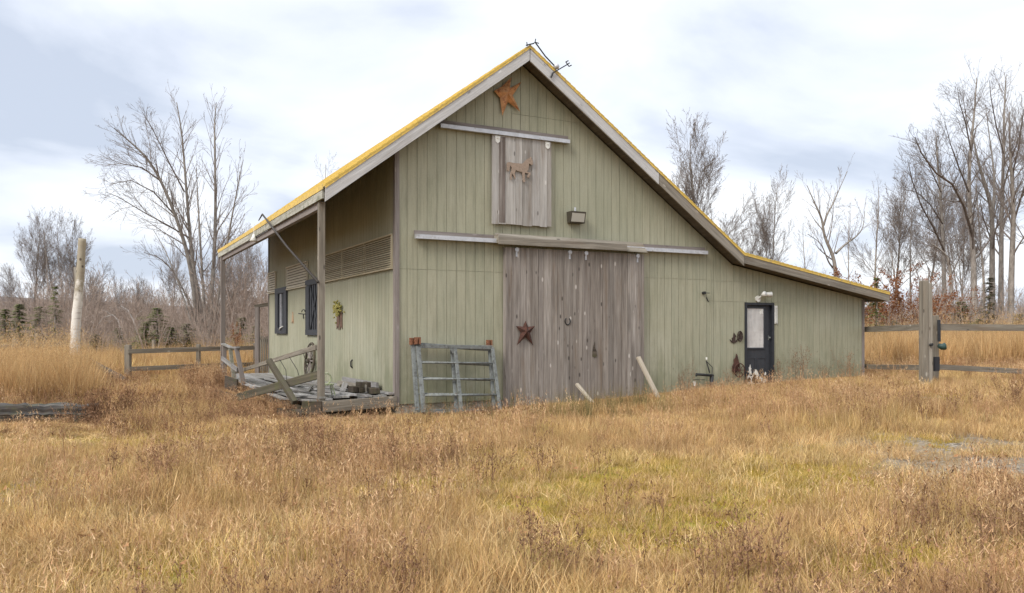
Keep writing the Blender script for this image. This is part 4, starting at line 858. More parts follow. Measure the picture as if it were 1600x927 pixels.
# picket screen and pergola behind the barn corner
y = 13.6
pf = empty('picket_fence', (-1.0, y, -.2), 'grey vertical picket gate behind the far corner of the porch', 'fence')
for i in range(11):
    px = 401 + i * 3.1; T = P(px, 526 + random.uniform(-2, 2), 27.6); mb = MB(); mb.board((T.x, T.y, -.25), T, .05, .025, RT); mb.build('picket', W_GREY, pf)
mb = MB()
for yy in (533, 571): mb.board(P(398, yy, 27.65), P(436, yy - 1, 27.65), .09, .04)
mb.build('rail', W_GREY, pf)
pg = empty('timber_frame', tuple(gdrop(401, 27)), 'grey timber post and crossbeam behind the far porch corner', 'frame')
mb = MB(); T = P(402, 480, 27.2); mb.board((T.x, T.y, -.3), T, .13, .13, RT); mb.build('post', W_TRIM, pg)
mb = MB(); mb.board(P(397.5, 479.5, 27.2), P(440, 472, 27.6), .12, .06); mb.build('crossbeam', W_GREY, pg)

# ------------------------------------------------------------------ TREES
class TreeGen:
    def __init__(s, seed): s.r = random.Random(seed); s.tr = MBL(); s.cr = MBL()
class MBL:          # light mesh store for thousands of thin tubes
    def __init__(s): s.v = []; s.f = []
    def tube(s, pts, rr, n):
        b = len(s.v); m = len(pts); ref = None
        for i in range(m):
            d = pts[min(i + 1, m - 1)] - pts[max(i - 1, 0)]
            if d.length < 1e-6: d = Vector((0, 0, 1))
            d.normalize()
            if ref is None: ref = Vector((1, 0, 0)) if abs(d.z) > .7 else Vector((0, 0, 1))
            u = ref - d * ref.dot(d); u.normalize(); w_ = d.cross(u); ref = u; p = pts[i]; r_ = rr[i]
            for q in range(n):
                c_, s_ = CS[n][q]; s.v.append((p.x + (u.x * c_ + w_.x * s_) * r_, p.y + (u.y * c_ + w_.y * s_) * r_, p.z + (u.z * c_ + w_.z * s_) * r_))
        for i in range(m - 1):
            for q in range(n):
                q2 = (q + 1) % n; s.f.append((b + i * n + q, b + i * n + q2, b + (i + 1) * n + q2, b + (i + 1) * n + q))
    def mesh(s, name, mat, smooth=True):
        me = bpy.data.meshes.new(name); me.from_pydata(s.v, [], s.f); me.materials.append(mat)
        if smooth and len(me.polygons): me.polygons.foreach_set('use_smooth', [True] * len(me.polygons))
        me.update(); return me
CS = {n: [(math.cos(2 * math.pi * q / n), math.sin(2 * math.pi * q / n)) for q in range(n)] for n in (3, 4, 5, 6, 8)}
def rvec(r): return Vector((r.gauss(0, 1), r.gauss(0, 1), r.gauss(0, 1)))
def grow(tg, p, d, length, r0, lvl, cfg):
    r = tg.r; nseg = (9, 7, 5, 3, 2)[min(lvl, 4)]; step = length / nseg; pts = [p.copy()]; rr = [r0]; dirs = [d.copy()]
    wob = cfg['wob'] * (.65 + .45 * lvl); rt = cfg['rtip']
    for i in range(nseg):
        d = (d + rvec(r) * wob + Vector((0, 0, cfg['up'][min(lvl, len(cfg['up']) - 1)]))).normalized()
        p = p + d * step; pts.append(p.copy()); t = (i + 1) / nseg; rr.append(max(rt, r0 * (1 - t * .88))); dirs.append(d.copy())
    (tg.tr if lvl == 0 else tg.cr).tube(pts, rr, (8, 5, 4, 3, 3)[min(lvl, 4)])
    branch(tg, pts, rr, dirs, length, lvl, cfg)
def branch(tg, pts, rr, dirs, length, lvl, cfg, start=None):
    r = tg.r
    if lvl >= cfg['maxl']: return
    n = cfg['n'][lvl] * min(1.3, length / (18, 6, 2.4, 1.2)[lvl]); n = max(1, int(n * r.uniform(.8, 1.2) + .5)); s0 = start if start is not None else cfg['start'][lvl]
    nseg = len(pts) - 1
    for k in range(n):
        t = s0 + (1 - s0) * ((k + r.random()) / n) * .98; x = t * nseg; i = min(int(x), nseg - 1); fr = x - i
        q = pts[i].lerp(pts[i + 1], fr); dd = dirs[i + 1]; rad_ = rr[i] + (rr[i + 1] - rr[i]) * fr
        side = rvec(r); side = side - dd * side.dot(dd)
        if side.length < .01: continue
        side.normalize(); an = r.gauss(cfg['ang'][lvl], .14) * (1.0 - .25 * t)
        nd = (dd * math.cos(an) + side * math.sin(an)).normalized()
        ln = length * cfg['len'][lvl] * (1.12 - .75 * t) * r.uniform(.7, 1.2)
        grow(tg, q, nd, ln, max(cfg['rtip'], rad_ * cfg['rr'][lvl] * r.uniform(.75, 1.0)), lvl + 1, cfg)
FOREST = dict(wob=.06, up=(.02, .06, .05, .02), rtip=.0055, maxl=4, n=(17, 9, 7, 4), start=(.42, .18, .12, .1), ang=(.72, .62, .6, .6), len=(.34, .48, .55, .6), rr=(.42, .5, .5, .5))
VASE = dict(FOREST, rtip=.009, start=(.28, .2, .15, .1), n=(22, 11, 8, 4), ang=(.6, .55, .55, .6), len=(.48, .45, .5, .6), up=(.02, .08, .05, .03))
OPEN = dict(FOREST, rtip=.008, wob=.1, n=(12, 11, 8, 5), start=(.3, .22, .1, .1), ang=(.85, .72, .65, .65), len=(.52, .48, .5, .6), rr=(.6, .5, .5, .5), up=(.0, .1, .03, .0))
def proto(seed, Hh, cfg, r0, stems=1, fork=None):
    tg = TreeGen(seed); r = tg.r
    if fork:
        z = fork * Hh; grow(tg, Vector((0, 0, -.3)), Vector((.02, 0, 1)), z + .3, r0, 0, dict(cfg, maxl=0)); 
        for sx_ in (-1, 1): grow(tg, Vector((0, 0, z - .1)), Vector((sx_ * .45, r.uniform(-.3, .3), 1)).normalized(), Hh * (1 - fork) * 1.02, r0 * .7, 0, dict(cfg, start=(.15, .15, .1, .1), up=(.04, .1, .05, 0)))
    else:
        for k in range(stems):
            a = r.uniform(0, 6.28); sp = 0 if stems == 1 else .16
            grow(tg, Vector((.25 * math.cos(a) * (stems > 1), .25 * math.sin(a) * (stems > 1), -.3)), Vector((math.cos(a) * sp, math.sin(a) * sp, 1)).normalized(), Hh * r.uniform(.85, 1.05) if stems > 1 else Hh, r0 * (.75 if stems > 1 else 1), 0, cfg)
    return (tg.tr.mesh('trunk', BARK), tg.cr.mesh('crown', TWIG))
protos = {
    'A': proto(1, 20, FOREST, .2), 'B': proto(2, 20, FOREST, .17), 'C': proto(3, 20, VASE, .2), 'D': proto(4, 20, VASE, .16),
    'E': proto(5, 20, OPEN, .26), 'Y': proto(6, 20, OPEN, .24, fork=.42), 'F': proto(8, 20, dict(FOREST, n=(10, 7, 6, 4), len=(.26, .42, .42, .5), start=(.5, .2, .1, .1)), .15), 'G': proto(9, 20, VASE, .13, stems=3)}
def put_tree(px, top_, d, key, label, rot=None, name='bare_tree', cat='tree', group=None, sx_=1.0):
    g = gdrop(px, d); Ht = P(px, top_, d).z - g.z; s_ = Ht / 20.0
    r = empty(name, tuple(g), label, cat, group); r.rotation_euler.z = rot if rot is not None else random.uniform(0, 6.28); r.scale = (s_ * sx_, s_ * sx_, s_)
    for me, nm in zip(protos[key], ('trunk', 'crown')):
        o = bpy.data.objects.new(nm, me); COL.objects.link(o); o.parent = r
    return r
random.seed(77)
TL = [
 (50, 345, 60, 'C', 'leftmost of the tall slender bare trees left of the birch pole'),
 (66, 362, 62, 'F', 'thin bare tree second from the left in the left cluster'),
 (77, 350, 58, 'F', 'thin dark bare tree in the middle of the left cluster'),
 (97, 352, 63, 'A', 'bare tree with upright crown just left of the birch pole'),
 (106, 342, 60, 'D', 'tallest bare tree of the cluster, touching the birch pole'),
 (121, 356, 66, 'C', 'bare tree whose branches reach right behind the birch pole'),
 (-22, 385, 58, 'E', 'bare tree at the left edge showing only its right branches'),
 (20, 425, 75, 'C', 'small bare tree low at the left edge over the hill'),
 (150, 418, 70, 'G', 'low bushy bare tree right of the birch pole'),
 (182, 430, 72, 'D', 'short fine-twigged bare tree between birch pole and big tree'),
 (222, 425, 70, 'G', 'low bare tree left of the big multi-stemmed tree'),
 (268, 400, 74, 'C', 'bare tree close behind the left side of the big tree'),
 (372, 345, 66, 'G', 'multi-stemmed bare tree between the big tree and the porch post'),
 (400, 365, 60, 'D', 'bare tree seen between the far porch post and the barn'),
 (498, 252, 46, 'B', 'bare treetop poking up over the porch roof'),
 (523, 268, 47, 'B', 'very small bare treetop just right of the other over the porch roof'),
 (1092, 213, 72, 'C', 'tall rounded bare tree rising over the right roof slope'),
 (1130, 246, 70, 'E', 'bare tree with crooked crown second over the right roof slope'),
 (1156, 322, 66, 'G', 'small fine bare tree above the roof kink'),
 (1205, 283, 66, 'D', 'slender bare tree standing alone over the lean-to roof'),
 (1328, 325, 60, 'F', 'thin straight bare tree right of the forking one'),
 (1366, 292, 58, 'A', 'grey bare tree just above the end of the lean-to roof'),
 (1397, 285, 60, 'C', 'bare tree with dense upright crown left of the gate post'),
 (1424, 300, 64, 'F', 'thin bare tree behind the left of the gate post'),
 (1446, 262, 66, 'D', 'bare tree directly behind the gate post'),
 (1535, 250, 60, 'B', 'thinner bare tree between the tall pale trunks at right'),
 (1628, 150, 55, 'C', 'bare tree cut by the right edge showing its left branches'),
 (1508, 265, 62, 'G', 'low multi-stemmed bare tree behind the tall right trunks'),
 (1410, 340, 75, 'A', 'faint distant bare tree behind the rusty-leaved shrubs'),
 (1262, 345, 80, 'B', 'faint small bare tree low over the lean-to roof'),
]
for px, ty, d, k, lab in TL: put_tree(px, ty, d, k, lab, sx_=random.uniform(.85, 1.1))
# the big multi-stemmed tree left of the barn: its own limbs
def limb_tree(bpx, d, seed, limbs, arcs, label, arcn=14):
    g = gdrop(bpx, d); tg = TreeGen(seed); r = tg.r
    W = lambda px, py, dd=0: P(px, py, d + dd) - g
    cfg = dict(FOREST, wob=.06, n=(0, 11, 8, 5), ang=(.65, .58, .55, .6), len=(.25, .45, .55, .6), rr=(.45, .5, .5, .5), up=(0, .05, .04, .02), rtip=.0055)
    for pl, dz, r0, nb in limbs:
        n = len(pl); pts = [W(px, py, dz * (i / (n - 1))) for i, (px, py) in enumerate(pl)]
        # smooth subdivision
        fine = []
        for i in range(n - 1):
            for k in range(4): fine.append(pts[i].lerp(pts[i + 1], k / 4))
        fine.append(pts[-1])
        for _ in range(3): fine = [fine[0]] + [(fine[i - 1] + fine[i] * 2 + fine[i + 1]) / 4 for i in range(1, len(fine) - 1)] + [fine[-1]]
        m = len(fine); rr = [max(.02, r0 * (1 - .9 * i / (m - 1)) ** .9) for i in range(m)]
        dirs = [(fine[min(i + 1, m - 1)] - fine[max(i - 1, 0)]).normalized() for i in range(m)]
        tg.tr.tube(fine, rr, 8); cfg['n'] = (nb, 10, 8, 5); L_ = sum((fine[i + 1] - fine[i]).length for i in range(m - 1))
        branch(tg, fine, rr, dirs, max(L_, 13), 0, cfg, start=.25)
    # arching left limbs
    for pl, ra in arcs:
        pts = [W(px, py, -1.5 * i) for i, (px, py) in enumerate(pl)]; rr = [max(.012, ra * (1 - .8 * i / (len(pts) - 1))) for i in range(len(pts))]; dirs = [(pts[min(i + 1, len(pts) - 1)] - pts[max(i - 1, 0)]).normalized() for i in range(len(pts))]
        tg.cr.tube(pts, rr, 5); branch(tg, pts, rr, dirs, 7, 1, dict(cfg, n=(0, arcn, 6, 4)), start=.1)
    rt = empty('bare_tree', tuple(g), label, 'tree')
    for me, nm in ((tg.tr.mesh('trunk', BARK), 'trunk'), (tg.cr.mesh('crown', TWIG), 'crown')):
        o = bpy.data.objects.new(nm, me); COL.objects.link(o); o.parent = rt
LIMBS_BIG = [   # pixels along each stem, offset in depth along the stem, base radius
    ([(318, 545), (312, 470), (302, 420), (296, 360), (290, 280), (284, 205), (276, 160)], 0, .17, 36),
    ([(312, 540), (303, 450), (292, 390), (272, 330), (246, 270), (222, 238), (195, 215), (178, 200)], -3, .15, 36),
    ([(326, 545), (330, 470), (335, 400), (337, 330), (336, 250), (335, 190), (338, 160)], 1.5, .16, 36),
    ([(322, 545), (318, 460), (313, 380), (309, 310), (307, 262)], 3, .11, 22),
    ([(330, 545), (338, 480), (350, 410), (362, 340), (372, 290), (380, 250)], -2, .1, 24),
    ([(310, 545), (298, 500), (278, 440), (258, 390), (240, 360)], 2, .08, 20),
    ([(334, 545), (350, 490), (372, 440), (392, 400)], 1, .08, 20),
    ([(316, 545), (300, 480), (270, 420), (245, 400), (225, 395)], -3, .07, 18),
    ([(328, 545), (345, 470), (358, 420), (366, 372)], 4, .08, 20)]
ARCS_BIG = [([(296, 372), (262, 352), (225, 332), (185, 308), (165, 300)], .055), ([(250, 282), (222, 262), (190, 256), (165, 258)], .055), ([(272, 335), (240, 300), (205, 282), (170, 288)], .055), ([(288, 300), (262, 250), (240, 205), (222, 175)], .055)]
limb_tree(322, 52, 99, LIMBS_BIG, ARCS_BIG, 'largest bare tree, with many stems and arching limbs, left of the barn')
limb_tree(1307, 50, 301, [([(1308, 520), (1306, 430), (1303, 402), (1287, 368), (1285, 343), (1273, 318), (1261, 290)], -1, .14, 18), ([(1287, 352), (1292, 335), (1301, 320), (1313, 292), (1324, 268)], 1, .07, 12), ([(1306, 396), (1320, 382), (1337, 371), (1349, 357), (1351, 330)], 1.5, .08, 10), ([(1303, 420), (1294, 410), (1284, 380), (1262, 366)], -1.5, .06, 9)], [], 'bare tree forking widely in two over the end of the lean-to')
limb_tree(1477, 52, 302, [([(1477, 545), (1475, 420), (1472, 348), (1468, 289), (1464, 235), (1462, 205)], 1, .15, 26)], [([(1476, 393), (1458, 355), (1440, 323), (1426, 285), (1418, 250)], .07), ([(1473, 350), (1452, 318), (1432, 300), (1410, 296)], .05), ([(1470, 300), (1452, 260), (1440, 225)], .045)], 'bare tree with long left limbs just right of the gate post')
limb_tree(1488, 47, 303, [([(1488, 545), (1487, 470), (1485, 418), (1479, 398), (1462, 385), (1450, 378)], -1, .13, 14)], [], 'dark leaning bare trunk second right of the gate post')
limb_tree(1523, 50, 304, [([(1524, 545), (1522, 450), (1520, 378), (1513, 299), (1516, 239), (1523, 170), (1526, 122)], 1, .2, 30)], [([(1520, 370), (1505, 320), (1488, 288), (1462, 270), (1440, 240), (1430, 215)], .1), ([(1514, 300), (1498, 262), (1485, 225), (1476, 190)], .06), ([(1517, 235), (1508, 190), (1499, 160), (1496, 138)], .05)], 'tall pale-trunked bare tree, left of the big right group')
limb_tree(1551, 51, 305, [([(1551, 545), (1550, 430), (1551, 328), (1539, 289), (1526, 244), (1518, 200)], -1, .2, 22), ([(1551, 335), (1554, 300), (1553, 264), (1546, 215), (1540, 165)], 1.5, .1, 16)], [([(1550, 380), (1536, 340), (1530, 305)], .05)], 'second tall pale trunk of the right group')
limb_tree(1565, 53, 306, [([(1564, 545), (1564, 430), (1565, 338), (1568, 249), (1569, 174), (1572, 118)], 1, .19, 32)], [([(1566, 300), (1580, 250), (1592, 215), (1598, 180)], .06), ([(1568, 240), (1556, 195), (1548, 150), (1546, 125)], .055)], 'tallest bare tree near the right edge of the picture')
limb_tree(1580, 49, 307, [([(1579, 545), (1580, 430), (1584, 340), (1582, 290), (1578, 240), (1577, 175)], -1, .2, 24)], [([(1583, 350), (1598, 300), (1612, 250)], .07), ([(1580, 280), (1592, 230), (1600, 170)], .06)], 'rightmost tall trunk fully in view at the right edge')
# bent pale birches
def bent(label, pl, d, r0):
    g = gdrop(pl[0][0], d); tg = TreeGen(int(pl[0][0])); pts = [P(px, py, d) - g for px, py in pl]; pts[0].z = -.2; rr = [r0 * (1 - .75 * i / (len(pts) - 1)) for i in range(len(pts))]
    dirs = [(pts[min(i + 1, len(pts) - 1)] - pts[max(i - 1, 0)]).normalized() for i in range(len(pts))]
    tg.tr.tube(pts, rr, 6); branch(tg, pts, rr, dirs, 4, 1, dict(FOREST, n=(0, 9, 5, 3), len=(.3, .3, .5, .5), up=(0, .02, 0, 0)), start=.3)
    r = empty('bent_birch', tuple(g), label, 'tree', 'pale bent birches in the thicket')
    for me, nm in ((tg.tr.mesh('trunk', BARKB), 'trunk'), (tg.cr.mesh('crown', BARKB), 'crown')): o = bpy.data.objects.new(nm, me); COL.objects.link(o); o.parent = r
bent('pale birch bent over to the left in the thicket right of the birch pole', [(196, 548), (190, 520), (184, 500), (176, 492), (162, 496), (152, 508)], 52, .04)
bent('pale birch trunk slanting up to the right beside the bent one', [(218, 545), (214, 520), (208, 500), (200, 485), (188, 478)], 48, .05)
bent('thin pale trunk leaning low left of the big tree', [(300, 545), (284, 535), (270, 528), (258, 527)], 50, .04)
# conifers
CONIF = foliage_mat('conifer_needles', [(.07, .09, .03), (.12, .15, .05), (.19, .21, .085)], .3, .2)
BROWNC = foliage_mat('bare_spruce_twigs', [(.1, .085, .06), (.14, .12, .08), (.07, .08, .04)], .3, .1)
def conifer_mesh(seed, H_=6, R=1.7, n=30, mat=CONIF, dens=1.0):
    r = random.Random(seed); v = []; f = []
    for k in range(n * 6):
        t = min(.99, (k + r.random() * 9) / (n * 6)); z = .2 + (H_ - .3) * t; rad_ = R * (1 - t) ** .85 * r.uniform(.65, 1.2) + .1; nb = 1 if r.random() < dens * 1.3 else 0
        for b_ in range(nb):
            a = r.uniform(0, 6.28); ln = rad_ * r.uniform(.3, 1.3) * (1 + .25 * math.sin(a * 2 + seed + k * .4)); ca, sa = math.cos(a), math.sin(a)
            m = int(5 + ln * 7)
            for j in range(m):
                q = (j + .5) / m; dd = ln * q; zz = z + (.12 - .3 * q) * dd + r.uniform(-.05, .05)
                for sd_ in (-1, 1):
                    w_ = (.12 + .2 * (1 - q)) * r.uniform(.6, 1.3); aa = a + sd_ * r.uniform(.6, 1.1)
                    x0, y0_ = ca * dd, sa * dd; x1, y1_ = x0 + math.cos(aa) * w_, y0_ + math.sin(aa) * w_
                    px_, py_ = -math.sin(aa) * .03, math.cos(aa) * .03; i = len(v)
                    v += [(x0 + px_, y0_ + py_, zz), (x0 - px_, y0_ - py_, zz + .02), (x1, y1_, zz - .05 + r.uniform(-.04, .06))]; f.append((i, i + 1, i + 2))
    me = bpy.data.meshes.new('crown'); me.from_pydata(v, [], f); me.materials.append(mat)
    tb = MBL(); tb.tube([Vector((0, 0, -.2)), Vector((0, 0, H_ * .5)), Vector((0, 0, H_))], [.09, .06, .012], 6)
    return tb.mesh('trunk', BARK), me
cp = [conifer_mesh(1), conifer_mesh(2, 6, 1.3, 34), conifer_mesh(3, 6, 2.3, 26, dens=1.2), conifer_mesh(4, 6, .8, 22, dens=.6), conifer_mesh(5, 6, .95, 30, BROWNC, .7)]
def put_conifer(px, top_, d, k, label, wd=1.0):
    g = gdrop(px, d); s_ = (P(px, top_, d).z - g.z) / 6; r = empty('conifer', tuple(g), label, 'tree'); wd = wd * (1.0 if k in (3, 4) else 1.75); r.scale = (s_ * wd, s_ * wd, s_); r.rotation_euler.z = random.uniform(0, 6)
    for me, nm in zip(cp[k], ('trunk', 'crown')): o = bpy.data.objects.new(nm, me); COL.objects.link(o); o.parent = r
for a in ((8, 482, 43, 0, 'dark green conifer at the far left edge', 1.1), (30, 474, 45, 1, 'dark conifer left of the slender trees', 1.2), (62, 478, 44, 2, 'broad low dark green conifer behind the left fence', 1.1), (86, 446, 46, 3, 'slender sparse conifer with clumpy top left of the birch pole', 1.2),
          (246, 480, 42, 2, 'broad green conifer left of the big multi-stemmed tree', 1.3), (228, 503, 40, 1, 'small conifer in front of the broad green one', 1.5), (150, 522, 43, 2, 'low green conifer in the thicket right of the birch pole', 1.5), (292, 505, 43, 0, 'small dark conifer at the foot of the big tree', 1.5), (378, 495, 43, 1, 'dark conifer between far porch post and barn', 1.4), (400, 508, 42, 2, 'low dark conifer behind the timber frame', 1.4), (186, 512, 45, 0, 'small dark green conifer near the bent birch', 1.5), (268, 512, 41, 1, 'short green conifer right of the broad one', 1.6),
          (1370, 432, 40, 3, 'small green conifer top just over the lean-to roof end', 1.4), (1398, 500, 41, 2, 'low green conifer between barn and gate post', 1.4), (1502, 470, 43, 0, 'dark green conifer among the trunks right of the gate post', 1.3), (1530, 498, 41, 2, 'low broad green conifer under the pale trunks', 1.4), (1546, 432, 42, 4, 'brownish narrow spruce between the pale right trunks', 1.3), (1592, 490, 43, 1, 'dark conifer at the right edge', 1.4), (1562, 505, 41, 2, 'low dark bush-like conifer near the right edge', 1.5)):
    put_conifer(*a)
# rusty beech shrubs
LEAF = foliage_mat('rusty_leaves', [(.2, .075, .035), (.27, .11, .05), (.33, .16, .08), (.16, .07, .04)], .25, .3)
def shrub(seed, leafmat, nleaf=900, Hh=4.5):
    tg = TreeGen(seed); r = tg.r
    for k in range(7):
        a = r.uniform(0, 6.28); grow(tg, Vector((.15 * math.cos(a), .15 * math.sin(a), -.1)), Vector((math.cos(a) * .45, math.sin(a) * .45, 1)).normalized(), Hh * r.uniform(.6, 1), .03, 1, dict(FOREST, n=(0, 9, 6, 4), up=(0, .05, .03, 0), rtip=.006, rr=(.4,.45,.5,.5), len=(.4, .45, .5, .6)))
    v = []; f = []
    if nleaf:
        src = tg.cr.v
        for _ in range(nleaf):
            p = Vector(r.choice(src)); 
            if p.z < .5: continue
            p += rvec(r) * .08; a = rvec(r).normalized() * .06; b_ = rvec(r).normalized() * .035; i = len(v); v += [tuple(p - a), tuple(p + b_), tuple(p + a), tuple(p - b_)]; f.append((i, i + 1, i + 2, i + 3))
    me = bpy.data.meshes.new('leaves'); me.from_pydata(v, [], f); me.materials.append(leafmat)
    return tg.cr.mesh('stems', THICK), me
sb = [shrub(21, LEAF, 3800), shrub(22, LEAF, 3200)]
for px, ty, d, k, lab in ((1372, 418, 42, 0, 'rusty-leaved shrub just right of the lean-to roof end'), (1402, 432, 45, 1, 'rusty-leaved shrub between the lean-to and the gate post'), (1432, 425, 43, 0, 'rusty-leaved shrub directly left of the gate post'), (1476, 448, 47, 1, 'sparse rusty-leaved shrub right of the gate post'), (1352, 440, 46, 1, 'rusty-leaved shrub half hidden by the lean-to corner'), (370, 505, 38, 0, 'small orange-leaved sapling behind the far porch railing')):
    g = gdrop(px, d); s_ = (P(px, ty, d).z - g.z) / 4.3; r = empty('beech_shrub', tuple(g), lab, 'shrub'); r.scale = (s_,) * 3; r.rotation_euler.z = random.uniform(0, 6)
    if px == 370: r.scale = (s_ * .5, s_ * .5, s_)
    for me, nm in zip(sb[k], ('stems', 'leaves')): o = bpy.data.objects.new(nm, me); COL.objects.link(o); o.parent = r

# ------------------------------------------------------------------ scattering (only for what nobody could count)
def scatter(name, protos_, pts, scl, idx, rotz, tilt=None, label=None, cat=None):
    """one object whose geometry nodes set many copies of a few clumps on its points"""
    pc = bpy.data.collections.new(name + '_clumps')
    for i, me in enumerate(protos_):
        o = bpy.data.objects.new('%s_clump_%02d' % (name, i), me); pc.objects.link(o)
    me = bpy.data.meshes.new(name); n = len(pts); me.vertices.add(n); me.vertices.foreach_set('co', np.asarray(pts, np.float32).ravel())
    a = me.attributes.new('scl', 'FLOAT_VECTOR', 'POINT'); a.data.foreach_set('vector', np.asarray(scl, np.float32).ravel())
    a = me.attributes.new('idx', 'INT', 'POINT'); a.data.foreach_set('value', np.asarray(idx, np.int32))
    rot = np.zeros((n, 3), np.float32); rot[:, 2] = rotz
    if tilt is not None: rot[:, 0] = tilt[:, 0]; rot[:, 1] = tilt[:, 1]
    a = me.attributes.new('rot', 'FLOAT_VECTOR', 'POINT'); a.data.foreach_set('vector', rot.ravel())
    ob = bpy.data.objects.new(name, me); COL.objects.link(ob); tag(ob, label, cat, None, 'stuff')
    ng = bpy.data.node_groups.new(name, 'GeometryNodeTree'); ng.interface.new_socket('Geometry', in_out='INPUT', socket_type='NodeSocketGeometry'); ng.interface.new_socket('Geometry', in_out='OUTPUT', socket_type='NodeSocketGeometry')
    nn = ng.nodes.new; gi = nn('NodeGroupInput'); go = nn('NodeGroupOutput'); ip = nn('GeometryNodeInstanceOnPoints'); ci = nn('GeometryNodeCollectionInfo')
    ci.inputs['Collection'].default_value = pc; ci.inputs['Separate Children'].default_value = True; ci.inputs['Reset Children'].default_value = True
    def at(nm, t): x = nn('GeometryNodeInputNamedAttribute'); x.data_type = t; x.inputs[0].default_value = nm; return [s for s in x.outputs if s.name == 'Attribute' and s.enabled][0]
    er = nn('FunctionNodeEulerToRotation'); ng.links.new(at('rot', 'FLOAT_VECTOR'), er.inputs[0])
    ng.links.new(gi.outputs[0], ip.inputs['Points']); ng.links.new(ci.outputs[0], ip.inputs['Instance']); ip.inputs['Pick Instance'].default_value = True
    ng.links.new(at('idx', 'INT'), ip.inputs['Instance Index']); ng.links.new(er.outputs[0], ip.inputs['Rotation']); ng.links.new(at('scl', 'FLOAT_VECTOR'), ip.inputs['Scale'])
    ng.links.new(ip.outputs[0], go.inputs[0]); md = ob.modifiers.new('scatter', 'NODES'); md.node_group = ng
    return ob
def polar(n, d0, d1, pw=1.0, pxa=-330, pxb=1930):
    """random ground points between two distances, denser near by"""
    u = RNG.random(n); d = (d0 ** pw + u * (d1 ** pw - d0 ** pw)) ** (1 / pw)
    k = (pxa + RNG.random(n) * (pxb - pxa) - 800) / FPX
    x = CAM.x + FW.x * d + RT.x * k * d; y = CAM.y + FW.y * d + RT.y * k * d
    return x, y, d, 800 + k * FPX
def keep(x, y, m=.06):
    inb = (x > -m) & (x < 12.77 + m) & (y > -m) & (y < DEPTH + m)
    deck = (x > -1.75) & (x < .1) & (y > -.1) & (y < 12.3)
    return ~(inb | deck)

# thicket at the field's far edge
sh = [shrub(31 + i, LEAF, 0, 5)[0] for i in range(4)]
def thicket(name, label, n, pxa, pxb, d0, d1, h0, h1):
    x, y, d, px = polar(n, d0, d1, 1, pxa, pxb); z = gz(x, y); s_ = h0 + (h1 - h0) * RNG.random(n); s_ = s_ * (.75 + .5 * vnoise(px, px * 0, 45, 3))
    scatter(name, sh, np.stack([x, y, z], -1), np.stack([s_, s_, s_], -1), RNG.integers(0, 4, n), RNG.random(n) * 6.28, label=label, cat='undergrowth')
thicket('thicket', 'dense leafless brown brush along the field edge left of the barn', 400, -260, 470, 50, 82, .7, 1.3)
thicket('thicket', 'sparse low twiggy brush in front of the dark conifers at left', 75, -260, 440, 38, 46, .3, .75)
thicket('thicket', 'low twiggy brush standing in the tall grass at right', 60, 1330, 1900, 38, 46, .3, .65)
thicket('thicket', 'leafless brush under the trees right of the barn', 330, 1010, 1900, 48, 80, .5, 1.1)

# grass clumps
def ribbon(v, f, p, d, ln, wd, bend, r, seg=3, droop=.0):
    side = Vector((-d.y, d.x, 0)) if abs(d.z) < .999 else Vector((1, 0, 0))
    if side.length < .01: side = Vector((1, 0, 0))
    side.normalize(); a = r.uniform(-.9, .9); side = (side * math.cos(a) + Vector((d.x, d.y, 0)) * math.sin(a)).normalized(); i0 = len(v); h = Vector((math.cos(bend[1]), math.sin(bend[1]), 0)); cur = p.copy(); dd = d.copy()
    for k in range(seg + 1):
        w_ = wd * (1 - (k / seg) ** 1.5) * .5 + .0004
        v.append(tuple(cur - side * w_)); v.append(tuple(cur + side * w_))
        dd = (dd + h * bend[0] / seg - Vector((0, 0, droop / seg))).normalized(); cur = cur + dd * (ln / seg)
    for k in range(seg): a_ = i0 + 2 * k; f.append((a_, a_ + 1, a_ + 3, a_ + 2))
    return cur
def mk(name, v, f, mat):
    me = bpy.data.meshes.new(name); me.from_pydata(v, [], f); me.materials.append(mat); me.update(); return me
def clump_grass(seed, nb, R, h0, h1, wd, bend, mat, lay=.35):
    r = random.Random(seed); v = []; f = []
    for _ in range(nb):
        a = r.uniform(0, 6.28); q = R * math.sqrt(r.random()); p = Vector((math.cos(a) * q, math.sin(a) * q, -.01)); th = r.gauss(0, lay); ph = r.uniform(0, 6.28)
        d = Vector((math.sin(th) * math.cos(ph), math.sin(th) * math.sin(ph), abs(math.cos(th)))).normalized()
        ribbon(v, f, p, d, r.uniform(h0, h1), wd * r.uniform(.6, 1.3), (r.uniform(0, bend), r.uniform(0, 6.28)), r, 3, r.uniform(0, bend * .6))
    return mk('clump', v, f, mat)
def clump_seed(seed, nb, R, h0, h1, mat):      # stalks with open seed heads
    r = random.Random(seed); v = []; f = []
    for _ in range(nb):
        a = r.uniform(0, 6.28); q = R * math.sqrt(r.random()); p = Vector((math.cos(a) * q, math.sin(a) * q, 0)); th = r.gauss(0, .16); ph = r.uniform(0, 6.28)
        d = Vector((math.sin(th) * math.cos(ph), math.sin(th) * math.sin(ph), math.cos(th))).normalized(); ln = r.uniform(h0, h1)
        e_ = ribbon(v, f, p, d, ln, .0035, (r.uniform(0, .35), ph), r, 3)
        for k in range(r.randint(5, 9)):
            t = r.uniform(.68, 1.0); s_ = p.lerp(e_, t); dd = (d * .8 + rvec(r) * .55).normalized(); ribbon(v, f, s_, dd, r.uniform(.03, .08) * (1.6 - t), .006, (.5, r.uniform(0, 6.28)), r, 1)
    return mk('clump', v, f, mat)
